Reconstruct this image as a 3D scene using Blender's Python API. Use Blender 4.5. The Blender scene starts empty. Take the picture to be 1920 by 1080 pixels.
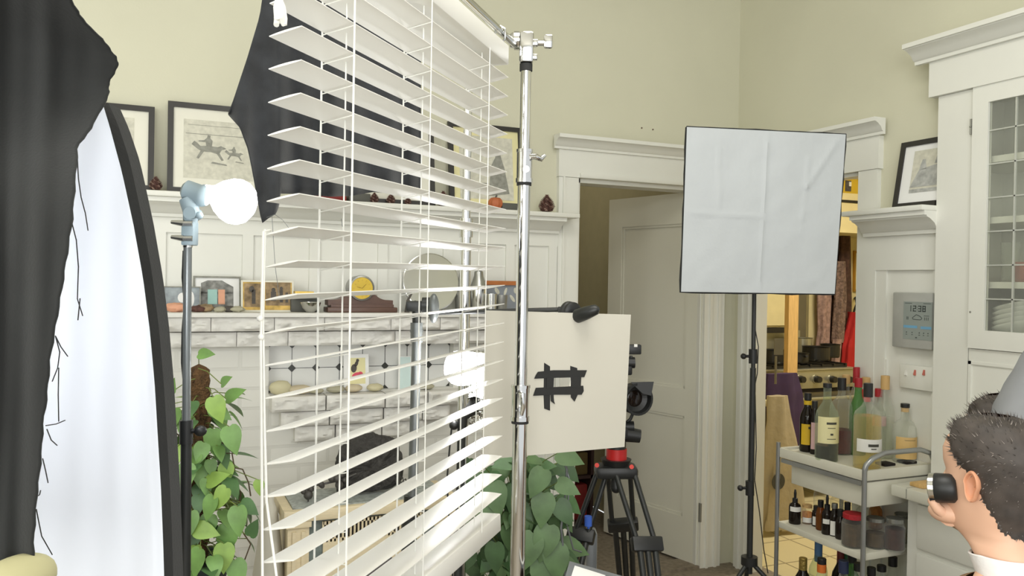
import bpy, bmesh, math, random
from mathutils import Vector, Matrix, noise
random.seed(7)
SC = bpy.context.scene
COL = SC.collection
# ------------------------------------------------------------------ camera
FPX = 1537.0
YAW = math.radians(23.5); PITCH = math.radians(-0.4); ROLL = math.radians(0.98)
CAM = Vector((0, 0, 1.52))
fw = Vector((math.sin(YAW)*math.cos(PITCH), math.cos(YAW)*math.cos(PITCH), math.sin(PITCH)))
r0 = fw.cross(Vector((0, 0, 1))).normalized(); u0 = r0.cross(fw)
RT = r0*math.cos(ROLL) + u0*math.sin(ROLL)
UP = u0*math.cos(ROLL) - r0*math.sin(ROLL)
cd = bpy.data.cameras.new('camera'); cam = bpy.data.objects.new('camera', cd); COL.objects.link(cam)
cd.sensor_width = 36; cd.lens = 36*FPX/1920; cd.clip_start = .05; cd.clip_end = 60
cam.matrix_world = Matrix(((RT.x, UP.x, -fw.x, CAM.x), (RT.y, UP.y, -fw.y, CAM.y), (RT.z, UP.z, -fw.z, CAM.z), (0, 0, 0, 1)))
SC.camera = cam
# ------------------------------------------------------------------ light
w = bpy.data.worlds.new('world'); SC.world = w; w.use_nodes = True
w.node_tree.nodes['Background'].inputs[0].default_value = (.95, .98, 1, 1)
w.node_tree.nodes['Background'].inputs[1].default_value = 0.75
def area(name, loc, aim, sx, sy, power, col=(1, 1, 1), spread=180):
    l = bpy.data.lights.new(name, 'AREA'); l.shape = 'RECTANGLE'; l.size = sx; l.size_y = sy; l.energy = power; l.color = col
    l.spread = math.radians(spread)
    o = bpy.data.objects.new(name, l); COL.objects.link(o); o.location = loc
    o.rotation_euler = (Vector(aim)-Vector(loc)).to_track_quat('-Z', 'Y').to_euler(); return o
def point(name, loc, power, r=.05, col=(1, 1, 1)):
    l = bpy.data.lights.new(name, 'POINT'); l.energy = power; l.shadow_soft_size = r; l.color = col
    o = bpy.data.objects.new(name, l); COL.objects.link(o); o.location = loc; return o
area('daylight_rear_window', (-.6, -2.3, 2.0), (1.2, 3.0, 1.5), 3.0, 2.2, 84, (1, 1, .97))
area('daylight_side_window', (-2.1, .3, 1.9), (2.0, 2.2, 1.5), 2.0, 1.9, 40, (.97, .99, 1))
area('kitchen_ceiling_light', (4.4, 3.4, 2.75), (4.4, 3.5, 0), .9, .9, 44, (1, .93, .78))
area('overhead_fill', (.9, 1.2, 3.3), (.9, 1.2, 0), 1.2, 1.2, 26, (1, .98, .92))  # added soft fill from above, stands in for ceiling bounce
point('hall_fill', (1.9, 4.9, 2.6), 7, .15, (1, .93, .8))  # added fill to brighten the hall, which has no lamp of its own
SC.view_settings.view_transform = 'Standard'; SC.view_settings.look = 'None'
SC.view_settings.gamma = 1; SC.view_settings.use_curve_mapping = False
SC.view_settings.exposure = 0.29
SC.cycles.transparent_max_bounces = 40

# ------------------------------------------------------------------ pixel rays
def ray(px, py):
    return fw + RT*((px-960)/FPX) + UP*((540-py)/FPX)
def P(px, py, d): return CAM + ray(px, py)*d
def onX(px, py, X): r = ray(px, py); return CAM + r*((X-CAM.x)/r.x)
def onY(px, py, Y): r = ray(px, py); return CAM + r*((Y-CAM.y)/r.y)
def onZ(px, py, Z): r = ray(px, py); return CAM + r*((Z-CAM.z)/r.z)
def lerp(xs, ys, x):
    if x <= xs[0]: return ys[0]
    for i in range(1, len(xs)):
        if x <= xs[i]:
            t = (x-xs[i-1])/(xs[i]-xs[i-1]); return ys[i-1]+(ys[i]-ys[i-1])*t
    return ys[-1]
# ------------------------------------------------------------------ materials
def lin(h):
    h = h.lstrip('#'); out = []
    for i in (0, 2, 4):
        c = int(h[i:i+2], 16)/255; out.append(c/12.92 if c <= .04045 else ((c+.055)/1.055)**2.4)
    return out
def mat(name, hx, rough=.5, metal=0, var=.06, scale=12, bump=0, bscale=60, emit=0, trans=0, sheen=0, coat=0, stretch=(1, 1, 1)):
    m = bpy.data.materials.new(name); m.use_nodes = True; nt = m.node_tree; b = nt.nodes['Principled BSDF']
    c = lin(hx)
    tc = nt.nodes.new('ShaderNodeTexCoord'); mp = nt.nodes.new('ShaderNodeMapping'); mp.inputs['Scale'].default_value = stretch
    nt.links.new(tc.outputs['Object'], mp.inputs[0])
    n = nt.nodes.new('ShaderNodeTexNoise'); n.inputs['Scale'].default_value = scale; n.inputs['Detail'].default_value = 4
    nt.links.new(mp.outputs[0], n.inputs['Vector'])
    r = nt.nodes.new('ShaderNodeValToRGB'); r.color_ramp.elements[0].position = .3; r.color_ramp.elements[1].position = .7
    r.color_ramp.elements[0].color = [x*(1-var) for x in c]+[1]; r.color_ramp.elements[1].color = [min(1, x*(1+var)) for x in c]+[1]
    nt.links.new(n.outputs['Fac'], r.inputs[0]); nt.links.new(r.outputs[0], b.inputs['Base Color'])
    b.inputs['Roughness'].default_value = rough; b.inputs['Metallic'].default_value = metal
    if trans: b.inputs['Transmission Weight'].default_value = trans
    if sheen: b.inputs['Sheen Weight'].default_value = sheen
    if coat: b.inputs['Coat Weight'].default_value = coat
    if emit:
        b.inputs['Emission Color'].default_value = c+[1]; b.inputs['Emission Strength'].default_value = emit
    if bump:
        n2 = nt.nodes.new('ShaderNodeTexNoise'); n2.inputs['Scale'].default_value = bscale; n2.inputs['Detail'].default_value = 3
        nt.links.new(mp.outputs[0], n2.inputs['Vector'])
        bp = nt.nodes.new('ShaderNodeBump'); bp.inputs['Strength'].default_value = bump; bp.inputs['Distance'].default_value = .02
        nt.links.new(n2.outputs['Fac'], bp.inputs['Height']); nt.links.new(bp.outputs[0], b.inputs['Normal'])
    return m
def glass(name, hx, clear=.8, rough=.03):
    m = bpy.data.materials.new(name); m.use_nodes = True; nt = m.node_tree; nt.nodes.clear()
    out = nt.nodes.new('ShaderNodeOutputMaterial'); tr = nt.nodes.new('ShaderNodeBsdfTransparent'); tr.inputs[0].default_value = lin(hx)+[1]
    gl = nt.nodes.new('ShaderNodeBsdfPrincipled'); gl.inputs['Base Color'].default_value = [x*.8 for x in lin(hx)]+[1]; gl.inputs['Roughness'].default_value = rough
    lw = nt.nodes.new('ShaderNodeLayerWeight'); lw.inputs[0].default_value = .25
    mr = nt.nodes.new('ShaderNodeMapRange'); mr.inputs['To Min'].default_value = 1-clear; mr.inputs['To Max'].default_value = max(.5, 1-clear)
    nt.links.new(lw.outputs['Facing'], mr.inputs['Value'])
    mx = nt.nodes.new('ShaderNodeMixShader'); nt.links.new(mr.outputs[0], mx.inputs[0]); nt.links.new(tr.outputs[0], mx.inputs[1]); nt.links.new(gl.outputs[0], mx.inputs[2])
    nt.links.new(mx.outputs[0], out.inputs[0]); return m
def brickmat(name, hx, mortar, sx, sy, rough=.5, bump=.3, msize=.01, off=.5, vertical=True):
    m = mat(name, hx, rough); nt = m.node_tree; b = nt.nodes['Principled BSDF']
    tc = nt.nodes.new('ShaderNodeTexCoord'); mp = nt.nodes.new('ShaderNodeMapping')
    if vertical: mp.inputs['Rotation'].default_value = (math.radians(90), 0, 0)
    nt.links.new(tc.outputs['Object'], mp.inputs[0])
    bt = nt.nodes.new('ShaderNodeTexBrick'); bt.offset = off
    bt.inputs['Scale'].default_value = 1; bt.inputs['Brick Width'].default_value = sx; bt.inputs['Row Height'].default_value = sy; bt.inputs['Mortar Size'].default_value = msize
    c = lin(hx); bt.inputs['Color1'].default_value = c+[1]; bt.inputs['Color2'].default_value = [x*.96 for x in c]+[1]; bt.inputs['Mortar'].default_value = lin(mortar)+[1]
    nt.links.new(mp.outputs[0], bt.inputs['Vector']); nt.links.new(bt.outputs['Color'], b.inputs['Base Color'])
    bp = nt.nodes.new('ShaderNodeBump'); bp.inputs['Strength'].default_value = bump; bp.inputs['Distance'].default_value = .01; bp.invert = True
    nt.links.new(bt.outputs['Fac'], bp.inputs['Height']); nt.links.new(bp.outputs[0], b.inputs['Normal']); return m
M = {}
def mk(k, *a, **kw): M[k] = mat(k, *a, **kw)
mk('cream_wall', 'cfcdb7', .85, var=.03, scale=2, bump=.03, bscale=120)
mk('trim_white', 'e2e2da', .45, var=.025, scale=3)
mk('door_white', 'd9d7c8', .45, var=.025, scale=2)
mk('ceiling', 'dedbcf', .9)
mk('hall_wall', 'b0a98a', .85, var=.04)
mk('kitchen_cream', 'dccf9e', .7, var=.04)
mk('blind', 'e9e7e0', .35, var=.02, scale=4, stretch=(1, 1, 6))
mk('cord', 'ecebe4', .7)
mk('chrome', 'dcdcda', .10, metal=1, var=.02)
mk('chrome_dull', 'b9bab8', .3, metal=1, var=.05)
mk('black_metal', '222423', .4, var=.1)
mk('grey_metal', '6c7070', .35, metal=.4, var=.1)
mk('blackplastic', '1c1d1d', .45, var=.1)
mk('rubber', '2a2a2a', .8)
mk('blackcloth', '1d1e1d', .95, var=.25, scale=9, bump=.06, bscale=300, sheen=.1)
mk('fadedcloth', '25272a', .95, var=.45, scale=14, bump=.08, bscale=300, sheen=.3)
mk('socketgrey', '7d8c92', .5, var=.04)
mk('foam', 'cac6b9', .8, var=.015, scale=3)
mk('tape', '232322', .7, var=.12)
mk('softwhite', 'b5b9bb', .85, var=.02, scale=5, bump=.12, bscale=25)
mk('red', 'b01e1e', .4); mk('redcloth', 'b3211f', .8, bump=.3, bscale=20)
mk('bluecloth', '3a62c0', .7)
mk('leaf', '6a8f4c', .45, var=.2, scale=20); mk('leaf_b', '88a850', .45, var=.2, scale=20); mk('leaf_c', '4a6c40', .45, var=.2, scale=20)
mk('leaf_d', '3f5a36', .5, var=.2, scale=20); mk('leaf_e', '557046', .5, var=.2, scale=20)
mk('stem', '6f7f3e', .6); mk('vine', '4a3c28', .8)
mk('moss', '5f4529', .95, var=.45, scale=40, bump=1, bscale=90)
mk('pot', '2b3634', .6)
mk('stonepaint', 'dcdad4', .6, var=.03, scale=8, bump=.15, bscale=30)
mk('tilewhite', 'dededa', .25, var=.02); mk('tileblack', '33342f', .35)
mk('pebble_a', 'c9c2a0', .7, var=.08); mk('pebble_b', 'a9a58e', .7, var=.1); mk('pebble_c', 'c4b79a', .7, var=.1)
mk('paper', 'dfddcf', .8, var=.02); mk('paperwhite', 'e8e8e6', .8, var=.02); mk('frameblack', '2c2a28', .4, var=.1)
mk('sketchgrey', '8d8d84', .9, var=.2, scale=60); mk('sketchlight', 'c9c7b8', .9, var=.12, scale=50)
mk('brownart', '8f7a5c', .8, var=.5, scale=35); mk('yellowart', 'c4a45c', .8, var=.35, scale=30); mk('greyart', '80807c', .8, var=.5, scale=40)
mk('tealart', '9cc0b8', .8, var=.1); mk('peachart', 'd8a184', .8, var=.1); mk('darkart', '514c47', .8, var=.3, scale=40)
mk('bluephoto', '9aa3a8', .6, var=.35, scale=22); mk('orangewood', 'b06a35', .5, var=.15); mk('blueslate', '868b92', .7, var=.1)
mk('pinecone', '5b3e36', .9, var=.4, scale=60); mk('pinetip', 'a08678', .9, var=.2)
mk('pumpkin', 'b3643c', .6, var=.12); mk('darkbox', '55554f', .7)
mk('darkwood', '5a4136', .4, var=.15, stretch=(2, 12, 12)); mk('brass', 'c9a94e', .35, metal=.4); mk('clockface', 'd6b638', .4, var=.12)
mk('pewter', '9a9a96', .38, metal=.8, var=.06); mk('silver', 'cfcfcb', .18, metal=1, var=.04)
mk('creamwood', 'd9caa8', .5, var=.06, stretch=(3, 3, 20)); mk('granite', '9aa09c', .35, var=.35, scale=60)
mk('marbledark', '6a7470', .3, var=.4, scale=25); mk('firebox', '5a5453', .7); mk('cavity', '1b1614', .9)
mk('lavastone', '3a3835', .9, var=.4, scale=40, bump=1, bscale=45); mk('ironball', '46433f', .5)
mk('floorroom', '857b6c', .7, var=.25, scale=40); mk('threshold', 'b08e5c', .5)
M['kitchen_tile'] = brickmat('kitchen_tile', 'd6c99f', '9c8f70', .32, .32, .4, .3, .006, 0, False)
M['brick'] = brickmat('brick', 'dcdbd4', 'd2d1ca', .24, .082, .6, .5, .007)
mk('steel', 'a9a796', .3, metal=.7, var=.06); mk('steeldark', '76736a', .35, metal=.7); mk('knobblack', '1d1c1b', .4)
mk('pine', 'cda86c', .6, var=.12, stretch=(8, 8, 1)); mk('beige', 'a99c80', .9, var=.08, scale=6, bump=.2, bscale=30); mk('purple', '3b2848', .9, var=.15)
mk('tweed', '7a655c', .95, var=.5, scale=45, bump=.5, bscale=90); mk('brownscarf', '4a342c', .95, var=.4, scale=30); mk('pinkscarf', '9c8078', .95, var=.35, scale=35)
mk('darkdoor', '3a2a20', .5); mk('yellowbox', 'cbab2f', .5); mk('gold', 'b98e3a', .35, metal=.6)
mk('cartwhite', 'dad8c9', .45, var=.02); mk('carttube', 'a2a4a4', .3, metal=.7, var=.05)
mk('label_cream', 'dfd8a6', .7, var=.04); mk('label_white', 'e3e2dc', .7); mk('label_yellow', 'dcb526', .6); mk('label_pink', 'd9b3b5', .7); mk('label_red', 'b4242a', .6)
mk('label_map', 'd9b779', .7); mk('ink', '45443c', .8); mk('orangelabel', 'd4702a', .6)
mk('cap_black', '1b1b1b', .4); mk('cap_gold', 'b49347', .35, metal=.6); mk('cap_tan', 'c9a56d', .7); mk('cap_red', 'a8202a', .4); mk('cap_wine', '6e2b2c', .5)
mk('cap_navy', '26304f', .5); mk('cap_blue', '4a6f9a', .5); mk('cap_green', '1f5a34', .5); mk('cap_coral', 'd8483e', .5); mk('tin', '9d9f9b', .3, metal=.8)
mk('goldfoil', 'a08a4a', .35, metal=.6, bump=.3, bscale=80)
mk('preserve', '4a3a26', .7, var=.4, scale=50); mk('preserve_red', '3a201c', .7, var=.4, scale=50); mk('liquid_dark', '1e1512', .2); mk('liquid_wine', '3a1714', .15)
M['clear'] = glass('clear', 'fbfcf9', .95); M['greenclear'] = glass('greenclear', 'eef6e6', .93); M['greenglass'] = glass('greenglass', '9ccb88', .75)
M['darkglass'] = glass('darkglass', '2a211b', .35); M['amber'] = glass('amber', 'a8662e', .6); M['goldliquid'] = glass('goldliquid', 'fbeeb4', .9, .1); M['winey'] = glass('winey', '8a4640', .6)
M['pinkglass'] = glass('pinkglass', 'f1d0c4', .8); M['pane'] = glass('pane', 'f8f9f5', .95); M['orangey'] = glass('orangey', 'efc48a', .7)
mk('lead', 'c6c8c0', .4, metal=.3); mk('china', 'e4e5e0', .2); mk('plategrey', 'c8c9c6', .25)
mk('lcdframe', 'b5b6b1', .4, metal=.2); mk('lcd', '8f9792', .3, var=.03); mk('lcdink', '4c5452', .5); mk('lcdblue', '6fa3c4', .4)
mk('switchred', 'c06a5c', .5); mk('hinge', '8c8c84', .4, metal=.6)
mk('pinkart', 'd9566a', .8); mk('tealart_pale', 'c9dcd9', .8); mk('drawing_shade', 'a9aaa6', .9, var=.25, scale=40); mk('olive_basket', '5a4a24', .8)
mk('skin', 'e0b498', .5, var=.05, scale=6); mk('earskin', 'd59a78', .5, var=.08); mk('hair', '433c37', .6, var=.3, scale=30); mk('hairtip', '857c74', .5, var=.2)
mk('collar', 'e6e5e4', .85, bump=.1); mk('jacket', '96785a', .9, var=.08, bump=.2, bscale=200); mk('greyshirt', '8d8f92', .9, var=.06); mk('trouser', '343640', .9)
mk('creamfabric', 'b9b48a', .9, var=.04); mk('hallbrown', '35211b', .6, var=.2); mk('hallred', '7a1f1a', .6, var=.3)
mk('laptop', '84888c', .4, metal=.3); mk('counter', 'd9d8cb', .3, var=.02)
mk('bulbglow', 'ffffff', .4, emit=9); mk('bulbglow_b', 'ffffff', .4, emit=46)
mk('foil', 'd4d4d0', .18, metal=1, bump=1, bscale=60)
def diffuser():
    m = bpy.data.materials.new('diffuser'); m.use_nodes = True; nt = m.node_tree; nt.nodes.clear()
    out = nt.nodes.new('ShaderNodeOutputMaterial'); d = nt.nodes.new('ShaderNodeBsdfDiffuse'); t = nt.nodes.new('ShaderNodeBsdfTranslucent')
    d.inputs[0].default_value = (.85, .87, .92, 1); t.inputs[0].default_value = (.85, .88, .95, 1)
    mx = nt.nodes.new('ShaderNodeMixShader'); mx.inputs[0].default_value = .5
    nt.links.new(d.outputs[0], mx.inputs[1]); nt.links.new(t.outputs[0], mx.inputs[2]); nt.links.new(mx.outputs[0], out.inputs[0]); return m
M['diffuser'] = diffuser()
# ------------------------------------------------------------------ mesh builder
class MB:
    def __init__(s): s.v = []; s.f = []; s.mi = []
    def add(s, vs, fs, mi=0):
        o = len(s.v); s.v += [Vector(v) for v in vs]; s.f += [tuple(i+o for i in f) for f in fs]; s.mi += [mi]*len(fs); return s
    def box(s, c, sz, R=None, mi=0, bev=0):
        x, y, z = (k/2 for k in sz); c = Vector(c); R = R or Matrix.Identity(3)
        if bev:
            b = min(bev, x*.9, y*.9, z*.9); vs = []; 
            bm = bmesh.new(); bmesh.ops.create_cube(bm, size=1)
            for v in bm.verts: v.co = Vector((v.co.x*2*x, v.co.y*2*y, v.co.z*2*z))
            bmesh.ops.bevel(bm, geom=bm.edges[:], offset=b, segments=2, affect='EDGES', profile=.5)
            bm.verts.index_update(); s.add([c+R@v.co for v in bm.verts], [[v.index for v in f.verts] for f in bm.faces], mi); bm.free(); return s
        vs = [c+R@Vector((a, b, d)) for a in (-x, x) for b in (-y, y) for d in (-z, z)]
        return s.add(vs, [(0, 1, 3, 2), (4, 6, 7, 5), (0, 4, 5, 1), (2, 3, 7, 6), (0, 2, 6, 4), (1, 5, 7, 3)], mi)
    def bb(s, x0, x1, y0, y1, z0, z1, mi=0, bev=0):
        return s.box(((x0+x1)/2, (y0+y1)/2, (z0+z1)/2), (abs(x1-x0), abs(y1-y0), abs(z1-z0)), None, mi, bev)
    def tube(s, pts, r, seg=10, mi=0, cap=True):
        pts = [Vector(p) for p in pts]; n = len(pts); rs = r if isinstance(r, (list, tuple)) else [r]*n
        rings = []; prev = None
        for i, p in enumerate(pts):
            t = (pts[min(i+1, n-1)]-pts[max(i-1, 0)]).normalized()
            if prev is None:
                a = Vector((0, 0, 1)) if abs(t.z) < .9 else Vector((1, 0, 0)); prev = t.cross(a).normalized()
            prev = (prev - t*prev.dot(t)).normalized(); q = t.cross(prev)
            rings.append([p+(prev*math.cos(2*math.pi*k/seg)+q*math.sin(2*math.pi*k/seg))*rs[i] for k in range(seg)])
        vs = [v for rg in rings for v in rg]; fs = []
        for i in range(n-1):
            for k in range(seg):
                a = i*seg+k; b = i*seg+(k+1) % seg; fs.append((a, b, b+seg, a+seg))
        if cap: fs.append(tuple(range(seg-1, -1, -1))); fs.append(tuple(range((n-1)*seg, n*seg)))
        return s.add(vs, fs, mi)
    def cyl(s, a, b, r, r2=None, seg=16, mi=0): return s.tube([a, b], [r, r if r2 is None else r2], seg, mi)
    def lathe(s, prof, o=(0, 0, 0), R=None, seg=20, mi=0, sy=1.0):
        o = Vector(o); R = R or Matrix.Identity(3); vs = []; fs = []; n = len(prof)
        for (r, z) in prof:
            for k in range(seg):
                a = 2*math.pi*k/seg; vs.append(o+R@Vector((r*math.cos(a), r*math.sin(a)*sy, z)))
        for i in range(n-1):
            for k in range(seg):
                a = i*seg+k; b = i*seg+(k+1) % seg; fs.append((a, b, b+seg, a+seg))
        if prof[0][0] > 1e-5: fs.append(tuple(range(seg-1, -1, -1)))
        if prof[-1][0] > 1e-5: fs.append(tuple(range((n-1)*seg, n*seg)))
        return s.add(vs, fs, mi)
    def grid(s, rows, mi=0, closed=False):
        nr = len(rows); nc = len(rows[0]); vs = [p for r in rows for p in r]; fs = []
        for i in range(nr-1):
            for j in range(nc if closed else nc-1):
                a = i*nc+j; b = i*nc+(j+1) % nc; fs.append((a, b, b+nc, a+nc))
        return s.add(vs, fs, mi)
    def prism(s, pts, dv, mi=0):
        pts = [Vector(p) for p in pts]; n = len(pts); dv = Vector(dv)
        return s.add(pts+[p+dv for p in pts], [tuple(range(n-1, -1, -1)), tuple(range(n, 2*n))]+[(i, (i+1) % n, (i+1) % n+n, i+n) for i in range(n)], mi)
    def ball(s, c, r, sc=(1, 1, 1), R=None, seg=14, mi=0, nz=0, fr=8):
        c = Vector(c); R = R or Matrix.Identity(3); n = seg//2+1; rows = []
        vs = []; fs = []
        for i in range(n+1):
            th = math.pi*i/n
            for k in range(seg):
                a = 2*math.pi*k/seg; d = Vector((math.sin(th)*math.cos(a), math.sin(th)*math.sin(a), math.cos(th)))
                q = r*(1+(nz*noise.noise(d*fr*.3+c*7) if nz else 0))
                vs.append(c+R@Vector((d.x*q*sc[0], d.y*q*sc[1], d.z*q*sc[2])))
        for i in range(n):
            for k in range(seg):
                a = i*seg+k; b = i*seg+(k+1) % seg; fs.append((a, b, b+seg, a+seg))
        return s.add(vs, fs, mi)
    def build(s, name, mats, parent=None, loc=None, smooth=True, local=False, sharp=True, solid=0, sub=0, merge=1e-5):
        me = bpy.data.meshes.new(name)
        off = Vector((0, 0, 0))
        if parent is not None and not local:
            q = parent
            while q.parent: q = q.parent
            off = Vector(q.location)
        if loc is not None and not local: off = Vector(loc)
        bm = bmesh.new(); vv = [bm.verts.new(v-off) for v in s.v]
        for f, mi in zip(s.f, s.mi):
            try: fc = bm.faces.new([vv[i] for i in f]); fc.material_index = mi; fc.smooth = smooth
            except ValueError: pass
        if merge: bmesh.ops.remove_doubles(bm, verts=bm.verts[:], dist=merge)
        bmesh.ops.recalc_face_normals(bm, faces=bm.faces[:])
        if smooth and sharp:
            for e in bm.edges:
                if len(e.link_faces) > 2 or (len(e.link_faces) == 2 and e.calc_face_angle(0) > .72): e.smooth = False
        bm.to_mesh(me); bm.free()
        if not isinstance(mats, (list, tuple)): mats = [mats]
        for m in mats: me.materials.append(M[m] if isinstance(m, str) else m)
        o = bpy.data.objects.new(name, me); COL.objects.link(o)
        if parent is not None: o.parent = parent
        elif loc is not None: o.location = loc
        if solid: md = o.modifiers.new('solid', 'SOLIDIFY'); md.thickness = solid; md.offset = 0
        if sub: md = o.modifiers.new('sub', 'SUBSURF'); md.levels = sub; md.render_levels = sub
        return o
def tag(o, label, cat, group=None, kind=None):
    if label: o['label'] = label
    if cat: o['category'] = cat
    if group: o['group'] = group
    if kind: o['kind'] = kind
    return o
def thing(name, label, cat, loc, group=None):
    o = bpy.data.objects.new(name, None); COL.objects.link(o); o.location = loc; o.empty_display_size = .05
    return tag(o, label, cat, group)
def struct(mb, name, mats, parent=None, label=None, **kw):
    o = mb.build(name, mats, parent, **kw)
    if parent is None:
        o['kind'] = 'structure'
        if label: o['label'] = label
    return o
def rotz(a): return Matrix.Rotation(a, 3, 'Z')
def frame_R(xd, zd):
    z = Vector(zd).normalized(); x = Vector(xd); x = (x-z*x.dot(z)).normalized(); y = z.cross(x)
    return Matrix(((x.x, y.x, z.x), (x.y, y.y, z.y), (x.z, y.z, z.z)))
def axis_R(zd):
    z = Vector(zd).normalized(); return frame_R((1, 0, 0) if abs(z.x) < .9 else (0, 1, 0), z)
def copy_thing(root, loc, label=None, rot=None):
    r = root.copy(); COL.objects.link(r); r.location = loc
    if rot is not None: r.rotation_euler = rot
    if label: r['label'] = label
    for ch in list(root.children):
        c = ch.copy(); COL.objects.link(c); c.parent = r
    return r
# ================================================================== STRUCTURE
WX, WY, CZ = 2.92, 3.64, 3.4
mb = MB().bb(-2.5, WX+.12, -2.6, WY+.12, -.05, 0); struct(mb, 'floor', 'floorroom')
mb = MB().bb(-2.5, WX+.12, -2.6, WY+.12, CZ, CZ+.05); struct(mb, 'ceiling', 'ceiling')
DX0, DX1, DZ = 1.925, 2.70, 2.045
mb = MB().bb(-2.5, DX0, WY, WY+.12, 0, CZ).bb(DX1, WX+.12, WY, WY+.12, 0, CZ).bb(DX0, DX1, WY, WY+.12, DZ, CZ); struct(mb, 'wall_back', 'cream_wall')
KY0, KY1 = 2.77, 3.47
mb = MB().bb(WX, WX+.07, KY1, WY, 0, CZ).bb(WX, WX+.07, 2.34, KY0, 0, CZ).bb(WX, WX+.07, KY0, KY1, DZ, CZ).bb(WX, WX+.07, -2.6, 2.34, 2.45, CZ)
# two old nail holes are on the back wall, above the door
struct(mb, 'wall_right', 'cream_wall')
mb = MB().bb(-2.62, -2.5, -2.6, WY+.12, 0, CZ); struct(mb, 'wall_left', 'cream_wall')
mb = MB()
for px, py in ((1203, 240), (1224, 243)):
    p = onY(px, py, WY); mb.cyl(p+Vector((0, -.003, 0)), p+Vector((0, .004, 0)), .004, seg=8)
struct(mb, 'trim_nail_holes', 'darkwood')
def extr(mb, prof, axis, a0, a1, face, mi=0):
    # prof: (out, z) outline, extruded along x (back wall) or y (right wall)
    if axis == 'x': mb.prism([(a0, face-o, z) for o, z in prof], (a1-a0, 0, 0), mi)
    else: mb.prism([(face-o, a0, z) for o, z in prof], (0, a1-a0, 0), mi)
def crown(z0, z1, p, lip=.018):
    h = z1-z0
    return [(0, z0), (p*.18, z0), (p*.2, z0+h*.18), (p*.3, z0+h*.22), (p*.42, z0+h*.45), (p*.7, z0+h*.66), (p*.86, z0+h*.72), (p*.88, z1-lip), (p, z1-lip), (p, z1), (0, z1)]
# casing of the door to the hall
mb = MB()
mb.bb(1.815, DX0, WY-.025, WY, 0, DZ); mb.bb(DX1, 2.83, WY-.025, WY, 0, DZ)
mb.bb(1.835, 1.845, WY-.035, WY-.025, 0, DZ); mb.bb(DX1+.03, DX1+.045, WY-.035, WY-.025, 0, DZ); mb.bb(DX1+.085, DX1+.1, WY-.035, WY-.025, 0, DZ)
mb.bb(1.81, WX, WY-.03, WY, DZ+.001, 2.18)
extr(mb, crown(2.18, 2.245, .065), 'x', 1.78, WX, WY-.03)
extr(mb, [(0, DZ), (.012, DZ), (.016, DZ+.01), (.012, DZ+.022), (0, DZ+.022)], 'x', DX0, DX1+.1, WY-.03)
mb.bb(DX0-.001, DX0+.02, WY, WY+.12, 0, DZ); mb.bb(DX0, DX1, WY, WY+.12, DZ-.02, DZ); mb.bb(DX1-.012, DX1, WY, WY+.12, 0, DZ)
struct(mb, 'trim_1', 'trim_white')
# casing of the kitchen doorway
mb = MB()
mb.bb(WX-.025, WX, 2.665, KY0, 0, DZ); mb.bb(WX-.025, WX, KY1, 3.585, 0, DZ)
mb.bb(WX-.035, WX-.025, KY1+.02, KY1+.032, 0, DZ); mb.bb(WX-.035, WX-.025, KY1+.07, KY1+.085, 0, DZ)
mb.bb(WX-.03, WX, 2.655, 3.58, DZ+.001, 2.19); extr(mb, crown(2.19, 2.26, .065), 'y', 2.62, 3.61, WX-.03)
mb.bb(WX, WX+.07, KY0-.001, KY0+.015, 0, DZ); mb.bb(WX, WX+.07, KY1-.008, KY1+.001, 0, DZ); mb.bb(WX, WX+.07, KY0, KY1, DZ-.015, DZ)
mb.bb(WX-.01, WX+.02, KY0, KY0+.09, DZ-.001, DZ+.0)
struct(mb, 'trim_2', 'trim_white')
# plate rail and panelling of the back wall
RZ = 1.857
mb = MB()
xe = onY(1088, 398, WY-.14).x
mb.bb(-2.5, xe, WY-.14, WY, RZ-.022, RZ, bev=.004)
extr(mb, crown(RZ-.095, RZ-.022, .10), 'x', -2.5, xe-.06, WY-.02)
mb.bb(-2.5, 1.815, WY-.02, WY, 1.70, RZ-.02); mb.bb(-2.5, 1.815, WY-.008, WY, .0, 1.70)
for px in (300, 465, 590, 718, 840, 957, 1037):
    x = onY(px, 470, WY-.02).x; mb.bb(x-.022, x+.022, WY-.02, WY, 0, 1.70)
struct(mb, 'trim_3', 'trim_white')
# plate rail and panelling of the right wall
mb = MB()
mb.bb(WX-.14, WX, 2.335, onX(1577, 392, WX-.14).y, RZ-.022, RZ, bev=.004)
extr(mb, crown(RZ-.11, RZ-.022, .10), 'y', 2.335, 2.72, WX-.025)
mb.bb(WX-.026, WX-.0, 2.335, 2.665, 1.60, RZ-.02); mb.bb(WX-.02, WX, 2.61, 2.665, 0, 1.6); mb.bb(WX-.02, WX, 2.335, 2.375, 0, 1.6); mb.bb(WX-.01, WX, 2.335, 2.665, 0, 1.6)
struct(mb, 'trim_4', 'trim_white')
mb = MB().bb(DX0, DX1, WY-.02, WY+.12, 0, .012); struct(mb, 'trim_5', 'floorroom')
# hall behind the door
mb = MB().bb(1.2, 1.32, WY+.12, 7, 0, 3); mb.bb(1.2, 4.2, 6.0, 6.1, 0, 3); struct(mb, 'wall_hall', 'hall_wall')
mb = MB().bb(1.2, 2.75, WY+.12, 6.1, -.05, -.002); struct(mb, 'floor_hall', 'floorroom')
mb = MB().bb(1.2, 4.2, WY+.12, 6.1, 2.9, 2.95); struct(mb, 'ceiling_hall', 'hall_wall')
mb = MB().bb(2.76, 2.84, WY+.12, 6.1, 0, 2.9); struct(mb, 'wall_hall_right', 'hall_wall')
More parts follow.
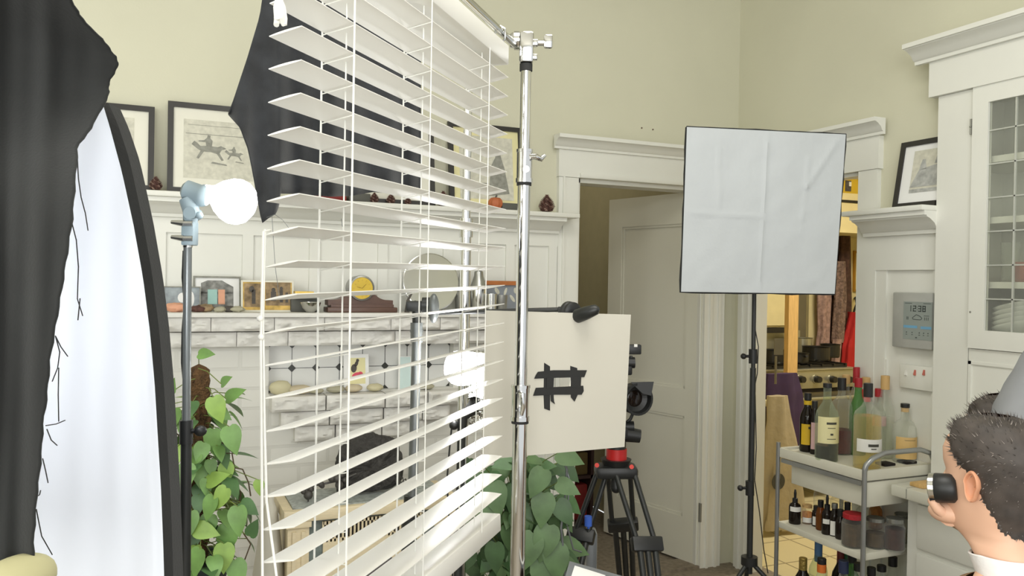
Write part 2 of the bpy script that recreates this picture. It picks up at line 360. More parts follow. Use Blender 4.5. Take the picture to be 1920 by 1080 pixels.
# door standing open into the hall
hin = P(1314, 700, 4.41); fre = P(1137, 700, 4.99)
hx = Vector((hin.x, hin.y, 0)); dvec = (Vector((fre.x, fre.y, 0))-hx); DW = dvec.length; dd = dvec.normalized(); dn = Vector((dd.y, -dd.x, 0))
if dn.y > 0: dn = -dn
dn = Vector((-abs(dd.y), dd.x*(1 if dd.y > 0 else -1), 0)); 
Rd = Matrix(((dd.x, -dn.x, 0), (dd.y, -dn.y, 0), (0, 0, 1)))      # local x along the door, local -y towards the room side
def dbox(mb, x0, x1, y0, y1, z0, z1, mi=0): mb.box(hx+Rd@Vector(((x0+x1)/2, (y0+y1)/2, 0))+Vector((0, 0, (z0+z1)/2)), (x1-x0, y1-y0, z1-z0), Rd, mi)
mb = MB(); th = .035
st = .11
dbox(mb, 0, st, 0, th, .012, 2.03); dbox(mb, DW-st, DW, 0, th, .012, 2.03)
for z0, z1 in ((.012, .25), (.80, .95), (1.86, 2.03)): dbox(mb, st, DW-st, 0, th, z0, z1)
dbox(mb, st, DW-st, .012, th-.004, .2, 1.9)
door = struct(mb, 'door_1', 'door_white')
mb = MB()
for z0, z1 in ((.25, .80), (.95, 1.86)):
    for a in ((st, st+.014, z0, z1), (DW-st-.014, DW-st, z0, z1), (st, DW-st, z0, z0+.014), (st, DW-st, z1-.014, z1)): dbox(mb, a[0], a[1], .005, .013, a[2], a[3])
mb.build('panel_moulding', 'door_white', door)
mb = MB()
for z in (.30, 1.75):
    mb.cyl(hx+Vector((.004, -.012, z-.05)), hx+Vector((.004, -.012, z+.05)), .008)
mb.build('hinge', 'hinge', door)

# ---- kitchen shell
mb = MB().bb(WX+.121, 6.6, 1.2, 6.2, -.05, -.001); struct(mb, 'floor_kitchen', 'kitchen_tile')
mb = MB().bb(WX+.0, WX+.12, WY+.12, 6.2, 0, 3).bb(WX+.12, 6.6, 5.35, 5.45, 0, 3); struct(mb, 'wall_kitchen_back', 'kitchen_cream')
mb = MB().bb(5.7, 5.8, 1.2, 5.4, 0, 3); struct(mb, 'wall_kitchen_right', 'kitchen_cream')
mb = MB().bb(WX+.071, 6.6, 1.2, 5.45, 2.9, 2.95); struct(mb, 'ceiling_kitchen', 'kitchen_cream')
mb = MB().bb(WX+.071, 6.6, 1.1, 1.2, 0, 3); struct(mb, 'wall_kitchen_front', 'kitchen_cream')

# ================================================================== FIREPLACE
def rough(mb, x0, x1, z0, z1, yf, depth, amp=.012, seed=0, nx=26, nz=10, mi=0):
    rows = []
    for j in range(nz+1):
        row = []
        for i in range(nx+1):
            u = i/nx; v = j/nz; x = x0+(x1-x0)*u; z = z0+(z1-z0)*v
            e = min(u, 1-u)*(x1-x0)/.012; f = min(v, 1-v)*(z1-z0)/.012; k = min(1, e, f)
            n = noise.noise(Vector((x*16+seed, z*26, seed*.7)))*amp*1.2+abs(noise.noise(Vector((x*30+z*18, z*55-x*12, seed))))*amp*1.1
            row.append(Vector((x, yf-.001-(.006+max(-.005, n))*k, z)))
        rows.append(row)
    mb.grid(rows, mi)
    mb.prism([(x0, yf, z0), (x1, yf, z0), (x1, yf, z1), (x0, yf, z1)], (0, depth, 0), mi)
FY = 3.5
fire = thing('fireplace', 'white painted brick fireplace with rough stone mantel courses and tiled recess', 'fireplace', (.8, FY, 0))
NX0, NX1 = onY(504, 690, FY).x, onY(850, 690, FY).x
NZ1, NZ0 = onY(540, 648, FY).z, onY(540, 738, FY).z
mb = MB()
mb.bb(.06, NX0, FY, WY-.021, 0, 1.38); mb.bb(NX1, 1.56, FY, WY-.021, 0, 1.38); mb.bb(NX0, NX1, FY, WY-.021, 0, NZ0); mb.bb(NX0, NX1, FY, WY-.021, NZ1, 1.38)
mb.build('brick_body', 'brick', fire)
MZ = onY(600, 587, FY-.12).z
mb = MB(); mb.bb(0, 1.62, FY-.125, FY, MZ-.018, MZ, bev=.003); mb.build('mantel_slab', 'stonepaint', fire)
mb = MB(); c1 = onY(600, 620, FY-.1).z
for i, (xa, xb) in enumerate(((.015, .2), (.2, .44), (.44, .64), (.64, .92), (.92, 1.14), (1.14, 1.4), (1.4, 1.6))): rough(mb, xa+.0012, xb-.0012, c1, MZ-.02, FY-.1, .1, .014, i*3.1)
for i, (xa, xb) in enumerate(((.05, .3), (.3, .5), (.5, .76), (.76, .95), (.95, 1.25), (1.25, 1.57))): rough(mb, xa+.0012, xb-.0012, NZ1+.004, c1-.006, FY-.06, .06, .012, 40+i*3.1)
mb.build('stone_course', 'stonepaint', fire)
mb = MB(); zl = NZ0; 
for j, (ins, out) in enumerate(((0, .09), (.04, .065), (.1, .04))):
    z1 = NZ0-.002-j*.066; z0 = z1-.06; xs = [NX0+ins, NX0+.22+ins*.5, NX0+.47, NX0+.66-ins*.4, NX1+.03-ins*1.6]
    for i in range(4): rough(mb, xs[i]+.003, xs[i+1]-.003, z0, z1, FY-out, out, .012, 90+j*17+i*3)
mb.build('corbelled_ledge', 'stonepaint', fire)
mb = MB(); yb = FY+.055; mb.bb(NX0, NX1, yb, yb+.01, NZ0, NZ1)
tw = (NX1-NX0)/8; thh = (NZ1-NZ0)/2; zs = [NZ0, NZ0+thh, NZ1]; g = .0022
def diam(cx, cz, r):
    pts = [(cx-r, cz), (cx, cz-r), (cx+r, cz), (cx, cz+r)]
    pts = [(min(max(x, NX0), NX1), yb-.003, min(max(z, NZ0), NZ1)) for x, z in pts]; mb.prism(pts, (0, .002, 0), 1)
for i in range(9):
    x = NX0+tw*i; mb.bb(x-g/2, x+g/2, yb-.0015, yb, NZ0, NZ1, 1)
    for z in zs: diam(x, z, .017)
mb.bb(NX0, NX1, yb-.0016, yb, zs[1]-g/2, zs[1]+g/2, 1); mb.bb(NX0, NX1, yb-.002, yb, NZ1-.004, NZ1, 1)
mb.build('tile_panel', ['tilewhite', 'tileblack'], fire)
# pebbles and cards in the recess
for i, (px, wpx, hpx, m, lb) in enumerate(((526, 40, 26, 'pebble_a', 'largest pale yellow pebble at the left end of the tiled recess'), (562, 46, 17, 'pebble_c', 'flat buff pebble second from left in the tiled recess'), (592, 30, 10, 'pebble_b', 'small flat grey pebble under the second black tile dot'),
    (629, 34, 14, 'pebble_b', 'greenish grey pebble left of the bird card'), (663, 32, 15, 'pebble_c', 'yellowish pebble lying in front of the bird card'), (703, 32, 15, 'pebble_a', 'cream pebble just right of the bird card'), (800, 30, 12, 'pebble_b', 'grey green pebble at the right end of the tiled recess'))):
    t = 3.5; c = onY(px, 731, FY-.03); r = wpx/2*t/FPX; h = hpx/2*t/FPX
    o = MB().ball((c.x, c.y, NZ0+h*.98), 1, (r, .026, h), nz=.12, seg=18).build('pebble', m, None, (c.x, c.y, NZ0), smooth=True); tag(o, lb, 'pebble', 'pebbles in the fireplace recess')
def card(name, lb, px0, px1, py0, py1, Y, m, lean=.02, th=.003, mats=None):
    a = onY(px0, py1, Y); b = onY(px1, py1, Y); t = onY((px0+px1)/2, py0, Y+lean)
    root = thing(name, lb, 'card', (a.x, Y, a.z)); mb = MB(); mb.prism([(a.x, Y, a.z), (b.x, Y, a.z), (b.x, Y+lean, t.z), (a.x, Y+lean, t.z)], (0, th, 0)); mb.build('sheet', m, root); return root, a, b, t
cy = FY-.02
zc = lambda px: (NZ0-1.52)
def art(root, name, m, o, ux, uz, pts, dy=-.002):
    mb = MB(); mb.prism([o+ux*u+uz*v+Vector((0, dy, 0)) for u, v in pts], (0, .001, 0)); return mb.build(name, m, root)
def picframe(name, lb, cat, px0, px1, py0, py1, Y, z0, fwid, fm, matm, lean=.03, depth=.018, group=None, inner=None, innerm=None, xr=None):
    """a leaning framed picture whose base stands at height z0 on depth Y"""
    a = onY(px0, py1, Y); b = onY(px1, py1, Y); t = onY((px0+px1)/2, py0, Y+lean)
    x0, x1 = a.x, b.x; H = t.z-z0; ux = Vector((x1-x0, 0, 0)); uz = Vector((0, lean, H)); o = Vector((x0, Y, z0)); W = x1-x0
    root = thing(name, lb, cat, (x0+W/2, Y, z0), group); nv = Vector((0, depth, 0)); u = fwid/W; v = fwid/H
    mb = MB()
    for q in (((0, 0), (1, 0), (1, v), (0, v)), ((0, 1-v), (1, 1-v), (1, 1), (0, 1)), ((0, v), (u, v), (u, 1-v), (0, 1-v)), ((1-u, v), (1, v), (1, 1-v), (1-u, 1-v))):
        mb.prism([o+ux*p+uz*r for p, r in q], nv)
    mb.build('frame', fm, root)
    mb = MB(); mb.prism([o+ux*p+uz*r+nv*.45 for p, r in ((u, v), (1-u, v), (1-u, 1-v), (u, 1-v))], nv*.4); mb.build('mat_board', matm, root)
    return root, o+nv*.45, ux, uz
def flat(root, name, m, o, ux, uz, polys, k=1):
    mb = MB()
    for q in polys: mb.prism([o+ux*p+uz*r+Vector((0, -.0012*k, 0)) for p, r in q], (0, .0008, 0))
    return mb.build(name, m, root)
def flats(root, name, m, o, ux, uz, polys, k=1):
    for q in polys: flat(root, name, m, o, ux, uz, [q], k)
def rect(a, b, c, d): return [(a, c), (b, c), (b, d), (a, d)]
def ell(cx, cy, rx, ry, n=14, rot=0): return [(cx+rx*math.cos(t)*math.cos(rot)-ry*math.sin(t)*math.sin(rot), cy+rx*math.cos(t)*math.sin(rot)+ry*math.sin(t)*math.cos(rot)) for t in [2*math.pi*i/n for i in range(n)]]
# bird card and blue card
root, o, ux, uz = picframe('greeting_card', 'white greeting card with black bird over a pink shape in the tiled recess', 'card', 645, 692, 664, 737, FY-.01, NZ0, .004, 'paperwhite', 'paperwhite', .02, .003)
flat(root, 'yellow_panel', 'label_cream', o, ux, uz, [rect(.2, .86, .2, .9)], 1)
flat(root, 'bird_print', 'darkart', o, ux, uz, [ell(.40, .62, .12, .11, 12, .7), ell(.5, .74, .10, .06, 10, .8), ell(.55, .83, .06, .045)], 2)
flat(root, 'pink_print', 'pinkart', o, ux, uz, [ell(.52, .42, .2, .09, 14, .1), ell(.66, .46, .1, .07)], 2)
root, o, ux, uz = picframe('postcard', 'pale blue postcard standing behind the black stand in the tiled recess', 'card', 748, 772, 668, 737, FY-.01, NZ0, .003, 'paperwhite', 'tealart_pale', .02, .003)

# ---- things on the mantel
MY = FY-.06
root, o, ux, uz = picframe('framed_photo', 'blue grey landscape photo in thin frame at left end of mantel', 'picture', 306, 376, 537, 586, FY+.02, MZ, .004, 'sketchgrey', 'bluephoto', .02, .01)
flat(root, 'print_shape', 'paperwhite', o, ux, uz, [ell(.5, .55, .12, .2), ell(.75, .5, .08, .3), rect(.03, .2, .05, .2)])
root, o, ux, uz = picframe('framed_photo', 'tall off white framed picture of teal and peach figures on mantel', 'picture', 362, 452, 518, 586, FY+.05, MZ, .007, 'sketchgrey', 'paperwhite', .03, .014)
flat(root, 'print_arch', 'greyart', o, ux, uz, [rect(.16, .84, .08, .55)+[(.84, .7), (.7, .8), (.6, .86), (.3, .86), (.16, .75)][0:0], [(.16, .5), (.84, .5), (.84, .7), (.7, .8), (.6, .88), (.3, .88), (.16, .8)]])
flat(root, 'figure_print', 'tealart', o, ux, uz, [rect(.3, .5, .2, .62)], 2); flat(root, 'figure_print', 'peachart', o, ux, uz, [rect(.52, .66, .2, .62)], 2)
root, o, ux, uz = picframe('photo_card', 'cream bordered double card of old brown photographs on mantel', 'card', 452, 551, 526, 582, FY+.005, MZ, .007, 'paper', 'yellowart', .02, .004)
flat(root, 'photo_print', 'brownart', o, ux, uz, [rect(.06, .4, .15, .9), rect(.46, .94, .2, .94)]); flats(root, 'figure_print', 'darkart', o, ux, uz, [rect(.2, .27, .25, .7), ell(.2, .72, .05, .1), rect(.56, .66, .35, .65), rect(.73, .79, .3, .7), rect(.84, .89, .3, .62), ell(.61, .7, .04, .07), ell(.76, .75, .03, .06)], 2)
for i, (px, r, m, lb) in enumerate(((330, .03, 'peachart', 'peach coloured shell in front of the blue grey photo on mantel'), (372, .022, 'pinecone', 'small brown red trinket left of the wood stub on mantel'), (384, .026, 'brownart', 'long brown stone in front of the tall off white picture'), (412, .018, 'pebble_b', 'pale grey stone in front of the teal figure picture'), (430, .02, 'darkart', 'dark round stone beside the cream photo card'), (445, .02, 'pebble_b', 'grey green stone at the corner of the cream photo card'))):
    c = onY(px, 580, FY-.03-.01*(i % 2)); o = MB().ball((c.x, c.y, MZ+r*.6), r, (1.35, .8, .62), nz=.35, seg=16).build('stone', m, None, (c.x, c.y, MZ), smooth=True); tag(o, lb, 'stone', 'stones and shells on the mantel')
# books and bowl
for i, (z0, z1, m, lb) in enumerate(((0.055, .066, 'darkbox', 'dark flat book at bottom of the mantel pile'), (.066, .078, 'paperwhite', 'white flat book in middle of the mantel pile'), (.078, .086, 'brass', 'thin yellow book on top of the mantel pile'))):
    a = onY(551, 560, FY-.0).x; b = onY(592-i*3, 560, FY).x; o = MB().bb(a, b, FY-.03, FY+.08, MZ+z0, MZ+z1).build('book', m, None, ((a+b)/2, FY, MZ+z0)); tag(o, lb, 'book', 'pile of books on the mantel')
a = onY(545, 560, FY).x; b = onY(598, 560, FY).x
o = MB().bb(a, b, FY-.01, FY+.09, MZ, MZ+.055, bev=.004).build('box', 'darkbox', None, ((a+b)/2, FY, MZ)); tag(o, 'grey box under the pile of books on the mantel', 'box')
c = onY(582, 585, FY-.07)
o = MB().lathe([(.012, 0), (.018, .004), (.035, .02), (.043, .042), (.041, .043), (.033, .022), (.015, .008), (0, .007)], (c.x, c.y, MZ)).build('bowl', 'silver', None, (c.x, c.y, MZ), smooth=True); tag(o, 'small silver bowl in front of the grey box on mantel', 'bowl')
# mantel clock
cc = onY(674, 540, FY-.02); xl = onY(612, 585, FY-.04).x; xr = onY(742, 585, FY-.04).x
clock = thing('mantel_clock', 'dark wooden tambour mantel clock with yellow dial on the mantel', 'clock', (cc.x, FY-.03, MZ))
W = (xr-xl)/2; pr = []
for i in range(25):
    u = -1+2*i/24; h = .052+.085*math.exp(-(u*2.35)**2*1.2); pr.append((cc.x+W*.93*u, FY-.055, MZ+h))
mb = MB(); mb.prism([(cc.x-W*.93, FY-.055, MZ+.03)]+pr+[(cc.x+W*.93, FY-.055, MZ+.03)], (0, .075, 0)); mb.build('case', 'darkwood', clock)
mb = MB(); mb.bb(xl, xr, FY-.07, FY+.03, MZ, MZ+.022, bev=.004); mb.bb(xl+.015, xr-.015, FY-.063, FY+.025, MZ+.022, MZ+.034); mb.build('plinth', 'darkwood', clock)
rr = 22*3.42/FPX; Ry = axis_R((0, -1, 0)); cz = cc.z
mb = MB(); mb.lathe([(0, -.05), (rr+.003, -.05), (rr+.006, .03), (rr+.004, .04), (rr-.002, .042), (rr-.002, .036), (0, .036)], (cc.x, FY-.03, cz), Ry, 32); mb.build('bezel', 'pewter', clock, smooth=False)
mb = MB(); mb.lathe([(0, .036), (rr-.003, .0365), (rr-.003, .039), (0, .0395)], (cc.x, FY-.03, cz), Ry, 32); d = mb.build('dial', 'clockface', clock)
mb = MB(); f = Vector((cc.x, FY-.0715, cz)); mb.tube([f, f+Vector((.016, 0, .018))], .0012, 6); mb.tube([f, f+Vector((-.022, 0, .006))], .0012, 6)
for k in range(12): a = k*math.pi/6; mb.tube([f+Vector((math.cos(a)*.031, 0, math.sin(a)*.031)), f+Vector((math.cos(a)*.037, 0, math.sin(a)*.037))], .001, 5)
mb.build('hands_and_marks', 'brass', d)
# silver plate on stand
pc = onY(808, 547, FY+.03); pr_ = 58*3.5/FPX
plate = thing('pewter_platter', 'large round pewter platter propped upright on the mantel behind the clamp', 'platter', (pc.x, FY+.03, MZ))
Rp = axis_R((0, -1, .18)); cpos = Vector((pc.x, FY+.05, MZ+pr_*.985))
mb = MB(); mb.lathe([(0, 0), (pr_*.62, 0), (pr_*.68, .014), (pr_*.97, .02), (pr_, .024), (pr_, .018), (pr_*.66, .006), (pr_*.6, -.006), (0, -.006)], cpos, Rp, 40); mb.build('dish', 'pewter', plate, smooth=True)
mb = MB(); mb.lathe([(pr_*.95, .021), (pr_*.97, .026), (pr_, .025)], cpos, Rp, 40); mb.build('beaded_rim', 'silver', plate)
mb = MB(); mb.lathe([(pr_*.62, .001), (pr_*.63, .004), (pr_*.665, .013), (pr_*.70, .0165), (pr_*.70, .0155)], cpos, Rp, 40); mb.build('engraved_groove', 'chrome_dull', plate)
c = onY(772, 548, FY-.05); 
o = MB().tube([(c.x-.02, FY-.05, MZ), (c.x-.018, FY-.05, MZ+.05), (c.x, FY-.05, MZ+.085), (c.x+.03, FY-.05, MZ+.09)], [.012, .006, .005, .002], 8).tube([(c.x, FY-.05, MZ+.085), (c.x-.03, FY-.05, MZ+.078)], [.005, .001], 8).ball((c.x, FY-.05, MZ+.088), .008).build('figurine', 'darkart', None, (c.x, FY-.05, MZ), smooth=True); tag(o, 'small dark bird figurine left of the pewter platter', 'figurine')
# glass and silver vessels right of the platter
def lathed(name, lb, cat, px, Y, z, prof, m, group=None, parts=()):
    c = onY(px, 560, Y); root = thing(name, lb, cat, (c.x, Y, z), group)
    MB().lathe(prof, (c.x, Y, z), seg=20).build('body', m, root, smooth=True)
    for n, p, mm in parts: MB().lathe(p, (c.x, Y, z), seg=20).build(n, mm, root, smooth=True)
    return root
lathed('cocktail_shaker', 'tall silver shaker with pale lid behind the chrome pole on mantel', 'shaker', 897, FY-.01, MZ, [(.03, 0), (.034, .005), (.04, .11), (.038, .118), (0, .118)], 'silver', parts=(('lid', [(.038, .118), (.03, .14), (.022, .165), (.02, .185), (.014, .19), (0, .19)], 'chrome_dull'),))
lathed('carafe', 'slim pewter carafe just right of the platter on mantel', 'carafe', 866, FY+.03, MZ, [(.025, 0), (.03, .01), (.032, .09), (.018, .13), (.012, .19), (.02, .215), (0, .215)], 'pewter')
lathed('glass_tumbler', 'short silver tumbler left of the blue slate picture', 'tumbler', 921, FY-.04, MZ, [(.022, 0), (.026, .003), (.03, .085), (.028, .085), (.024, .008), (0, .008)], 'silver')
lathed('glass_tumbler', 'short silver tumbler touching the blue slate picture', 'tumbler', 941, FY-.045, MZ, [(.02, 0), (.022, .003), (.027, .08), (.025, .08), (.021, .008), (0, .008)], 'pewter')
root, o, ux, uz = picframe('slate_picture', 'blue grey picture with orange wooden top rail at right end of mantel', 'picture', 915, 978, 529, 582, FY+.04, MZ, .004, 'blueslate', 'blueslate', .02, .012)
mb = MB(); mb.prism([o+ux*p+uz*r+Vector((0, -.012, 0)) for p, r in rect(-.06, 1.02, .9, 1.04)], (0, .02, 0)); mb.build('top_rail', 'orangewood', root)
flats(root, 'figure_print', 'sketchlight', o, ux, uz, [ell(.3, .7, .06, .12, 10, .4), ell(.55, .68, .04, .14, 10, -.3), ell(.75, .45, .05, .14, 10, .5), ell(.5, .3, .04, .16), ell(.85, .72, .05, .1)])
# ---- things on the plate rail
PY = WY-.06
def sketch(root, o, ux, uz, margin, polys, lines):
    flat(root, 'paper_print', 'sketchlight', o, ux, uz, [rect(*margin)])
    flat(root, 'drawing', 'sketchgrey', o, ux, uz, polys+lines, 2)
root, o, ux, uz = picframe('framed_print', 'black framed print with drawn lantern at left end of the plate rail', 'picture', 130, 288, 193, 355, PY-.03, RZ, .022, 'frameblack', 'paper', .05, .02, 'black framed prints on the plate rail')
sketch(root, o, ux, uz, (.25, .75, .3, .85), [rect(.60, .64, .42, .75), rect(.5, .62, .74, .76)], [])
root, o, ux, uz = picframe('framed_print', 'black framed print of a horse and rider behind the bare bulb', 'picture', 313, 496, 197, 356, PY-.03, RZ, .022, 'frameblack', 'paper', .05, .02, 'black framed prints on the plate rail')
def horse(x, y, s):
    s *= .36; f = lambda pts: [(x+a*s, y+b*s*1.05) for a, b in pts]
    return [f([(-.5, .12), (-.42, .22), (-.34, .17), (-.25, .08), (0, .1), (.25, .08), (.34, .12), (.5, .05), (.36, .0), (.3, -.1), (.42, -.3), (.36, -.32), (.22, -.12), (.05, -.08), (-.15, -.08), (-.3, -.3), (-.36, -.27), (-.24, -.06), (-.34, .0)]), f([(-.08, .09), (.08, .09), (.1, .25), (.03, .33), (.04, .40), (-.04, .42), (-.06, .34), (-.14, .26), (-.3, .24), (-.3, .21), (-.1, .2)]), f([(.1, -.36), (.5, -.42), (.52, -.46), (.05, -.41)])]
sketch(root, o, ux, uz, (.16, .88, .17, .82), horse(.42, .5, 1)+horse(.68, .46, .55), [rect(.18, .86, .66, .665), rect(.2, .8, .76, .763)])
root, o, ux, uz = picframe('framed_print', 'black framed print partly behind the black cloth and blind', 'picture', 660, 817, 222, 366, PY-.03, RZ, .022, 'frameblack', 'paper', .05, .02, 'black framed prints on the plate rail')
sketch(root, o, ux, uz, (.2, .8, .2, .8), horse(.5, .5, 1), [])
root, o, ux, uz = picframe('framed_print', 'black framed print of a bell shaped drawing behind the chrome pole', 'picture', 845, 985, 234, 372, PY-.03, RZ, .022, 'frameblack', 'label_cream', .05, .02, 'black framed prints on the plate rail')
sketch(root, o, ux, uz, (.14, .86, .12, .86), [[(.52, .16), (.8, .2), (.74, .5), (.7, .62), (.68, .72), (.64, .72), (.62, .62), (.55, .5)]], [rect(.2, .5, .3, .31)])
def cone(px, py_base, h, lb, Y=None, tilt=0):
    c = onY(px, py_base, Y or PY); z = RZ; root = thing('pine_cone', lb, 'pine cone', (c.x, Y or PY, z), 'pine cones on the plate rail')
    mb = MB(); mb.lathe([(0, .002), (h*.3, .01), (h*.36, h*.3), (h*.25, h*.65), (h*.08, h*.95), (0, h)], root.location, seg=10); 
    n = 13
    for i in range(n):
        v = i/(n-1); r = h*lerp([0, .25, .6, 1], [.3, .42, .32, .06], v); zz = h*(.06+.9*v)
        for k in range(9):
            a = 2*math.pi*(k+.5*(i % 2))/9+i*.2; d = Vector((math.cos(a), math.sin(a), 0)); t = Vector((-d.y, d.x, 0)); s = h*.09*(1.2-v*.6)
            b = Vector(root.location)+d*r*.75+Vector((0, 0, zz)); e = Vector(root.location)+d*(r+s*.6)+Vector((0, 0, zz+s*.5))
            mb.add([b-t*s, b+t*s, e+t*s*.6, e-t*s*.6, b+Vector((0, 0, s*.7)), e+Vector((0, 0, s*.35))], [(0, 1, 2, 3), (0, 3, 5, 4), (1, 4, 5, 2), (3, 2, 5), (0, 4, 1)], 1 if (i+k) % 3 == 0 else 0)
    mb.build('scales', ['pinecone', 'pinetip'], root); return root
cone(292, 356, .055, 'small pine cone between the two left black frames', PY-.06)
cone(702, 374, .045, 'small pine cone just right of the dark boxes', PY-.05); cone(733, 376, .045, 'small pine cone second right of the dark boxes', PY-.05)
cone(765, 378, .035, 'tiny pine cone under the black cloth edge', PY-.05)
cone(831, 366, .07, 'pine cone between the two framed prints behind the blind', PY-.05); cone(1025, 391, .085, 'tall pine cone alone at the right end of the plate rail', PY-.04)
for px0, px1, py0, m, lb in ((592, 650, 364, 'hallred', 'flat dark red box on the plate rail under the cloth'), (655, 695, 361, 'darkbox', 'dark box on the plate rail left of the small pine cones'), (942, 975, 380, 'darkbox', 'low dark box right of the pumpkin on the plate rail')):
    a = onY(px0, py0, PY-.05); b = onY(px1, py0, PY-.05); o = MB().bb(a.x, b.x, PY-.05, PY+.03, RZ, max(a.z, RZ+.02), bev=.003).build('box', m, None, ((a.x+b.x)/2, PY-.05, RZ)); tag(o, lb, 'box')
c = onY(929, 384, PY-.03); pk = thing('pumpkin', 'small orange pumpkin on the plate rail right of the blind', 'pumpkin', (c.x, PY-.03, RZ))
rows = []; 
for i in range(11):
    th_ = math.pi*i/10; rows.append([Vector((c.x, PY-.03, RZ+.031))+Vector((math.sin(th_)*math.cos(a)*.034*(1+.07*math.cos(a*8)), math.sin(th_)*math.sin(a)*.034*(1+.07*math.cos(a*8)), math.cos(th_)*.031*(1-.25*math.exp(-(math.sin(th_)*3)**2)))) for a in [2*math.pi*k/48 for k in range(48)]])
MB().grid(rows, closed=True).build('flesh', 'pumpkin', pk, smooth=True)
MB().tube([(c.x, PY-.03, RZ+.05), (c.x+.002, PY-.03, RZ+.062), (c.x+.006, PY-.03, RZ+.068)], [.006, .004, .005], 8).build('stem', 'darkbox', pk)
# picture on the right plate rail
xp = WX-.06; a = onX(1672, 378, xp); b0 = onX(1690, 283, xp+.04); y0 = 2.20; y1 = a.y
root = thing('framed_print', 'dark framed drawing of two shaded lamps on the right plate rail', 'picture', (xp, (y0+y1)/2, RZ)); H = .285
o = Vector((xp, y1, RZ)); ux = Vector((0, y0-y1, 0)); uz = Vector((.05, 0, H)); nv = Vector((.02, 0, 0)); Wd = y1-y0; y0c = 2.345
def yprism(root, name, m, polys, k, th=.0008, clip=True):
    mb = MB()
    for q in polys: mb.prism([o+ux*p+uz*r+Vector((-.0012*k+(.008 if k else 0), 0, 0)) for p, r in q], (th, 0, 0))
    return mb.build(name, m, root)
u, v = .022/Wd, .022/H; um = (y1-2.345)/Wd
mb = MB()
for q in (rect(0, um, 0, v), rect(0, um, 1-v, 1), rect(0, u, v, 1-v)): mb.prism([o+ux*p+uz*r for p, r in q], nv)
mb.build('frame', 'frameblack', root); yprism(root, 'mat_board', 'paperwhite', [rect(u, um, v, 1-v)], 1)
yprism(root, 'paper_print', 'sketchlight', [rect(.2, um, .22, .84)], 2)
yprism(root, 'drawing', 'drawing_shade', [rect(.2, um, .22, .27), [(.2, .3), (.3, .55), (.5, .6), (um, .6), (um, .3)], [(.30, .55), (.40, .55), (.37, .7), (.33, .7)], [(.5, .62), (um, .62), (um, .82), (.54, .82)]], 3)

# ================================================================== VENETIAN BLIND
def plan(px, d, z): r = ray(px, 525); p = CAM+r*d; return Vector((p.x, p.y, z))
A = plan(528, 1.075, 0); B = plan(928, 1.90, 0); eb = (B-A).normalized(); nb = Vector((eb.y, -eb.x, 0))
if nb.dot(RT) < 0: nb = -nb
BL = (B-A).length
blind = thing('venetian_blind', 'white wooden venetian blind hanging from the chrome stand arm', 'blind', (A+B)/2+Vector((0, 0, .98)))
def zc_(s, k): return 1.539+.0435*k+.013*s
def slat(mb, k, tilt, W=.05, T=.003, c0=0, c1=1, dz=0):
    nv = nb*math.cos(tilt)+Vector((0, 0, 1))*math.sin(tilt); up = nb*(-math.sin(tilt))+Vector((0, 0, 1))*math.cos(tilt); n = 6
    for_rows = []
    for s in (c0, c1):
        c = A+(B-A)*s+Vector((0, 0, zc_(s, k)+dz)); row = []
        for i in range(n+1): u = -1+2*i/n; row.append(c+nv*(u*W/2)+up*(T/2*(1-.6*u*u)+.0004*(1-u*u)))
        for i in range(n+1): u = 1-2*i/n; row.append(c+nv*(u*W/2)+up*(-T/2*(1-.6*u*u)+.0004*(1-u*u)))
        for_rows.append(row)
    mb.grid(for_rows, closed=True); m = len(for_rows[0]); o = len(mb.v)-2*m
    mb.f += [tuple(range(o, o+m)), tuple(range(o+2*m-1, o+m-1, -1))]; mb.mi += [0, 0]
mb = MB(); random.seed(3)
for k in range(-12, 11):
    t = math.radians(11+random.uniform(-1.2, 1.2)) if k > -10 else math.radians([0, 2.5, 1][k+12])
    slat(mb, k, t)
mb.build('slats', 'blind', blind, merge=0)
mb = MB()
t = math.radians(3); nv = nb*math.cos(t)+Vector((0, 0, 1))*math.sin(t); up = nb*(-math.sin(t))+Vector((0, 0, 1))*math.cos(t)
R = Matrix(((eb.x, nv.x, up.x), (eb.y, nv.y, up.y), (eb.z, nv.z, up.z)))
mb.box((A+B)/2+Vector((0, 0, zc_(.5, -13)-.016)), (BL, .05, .040), R, bev=.003); mb.build('bottom_rail', 'blind', blind)
R0 = Matrix(((eb.x, nb.x, 0), (eb.y, nb.y, 0), (eb.z, nb.z, 1)))
mb = MB(); hz = zc_(.5, 10)+.062
mb.box((A+B)/2+Vector((0, 0, hz)), (BL, .05, .045), R0, bev=.003); mb.build('headrail', 'blind', blind)
for s in (.157, .481, .842):
    for sd in (-1, 1):
        top = A+(B-A)*s+nb*(sd*.0265)+Vector((0, 0, hz-.02)); zb = zc_(s, -13)
        bot = A+(B-A)*s+nb*(sd*.0265)+Vector((0, 0, zb-.005))
        mb = MB().tube([top, bot], .0011 if s > .4 and sd == 1 else .0016, 6)
        if sd == 1:
            for k in range(-12, 11):
                a = A+(B-A)*s+Vector((0, 0, zc_(s, k)-.004)); tt = math.radians(11 if k > -10 else 1); q = nb*math.cos(tt)+Vector((0, 0, math.sin(tt))); mb.tube([a-q*.027, a+q*.027], .0009, 5)
        mb.build('ladder_cord', 'cord', blind)
    top = A+(B-A)*(s+.028)+Vector((0, 0, hz-.02)); mb = MB().tube([top, Vector((top.x, top.y, zc_(s, -13)))], .0013, 6); mb.build('lift_cord', 'cord', blind)
pts = [P(508, 432, 1.09), P(497, 430, 1.08), P(493, 600, 1.08), P(496, 800, 1.08), P(500, 940, 1.08), P(520, 1090, 1.08), P(530, 1180, 1.08)]
MB().tube(pts, .0018, 6).build('pull_cord', 'cord', blind)
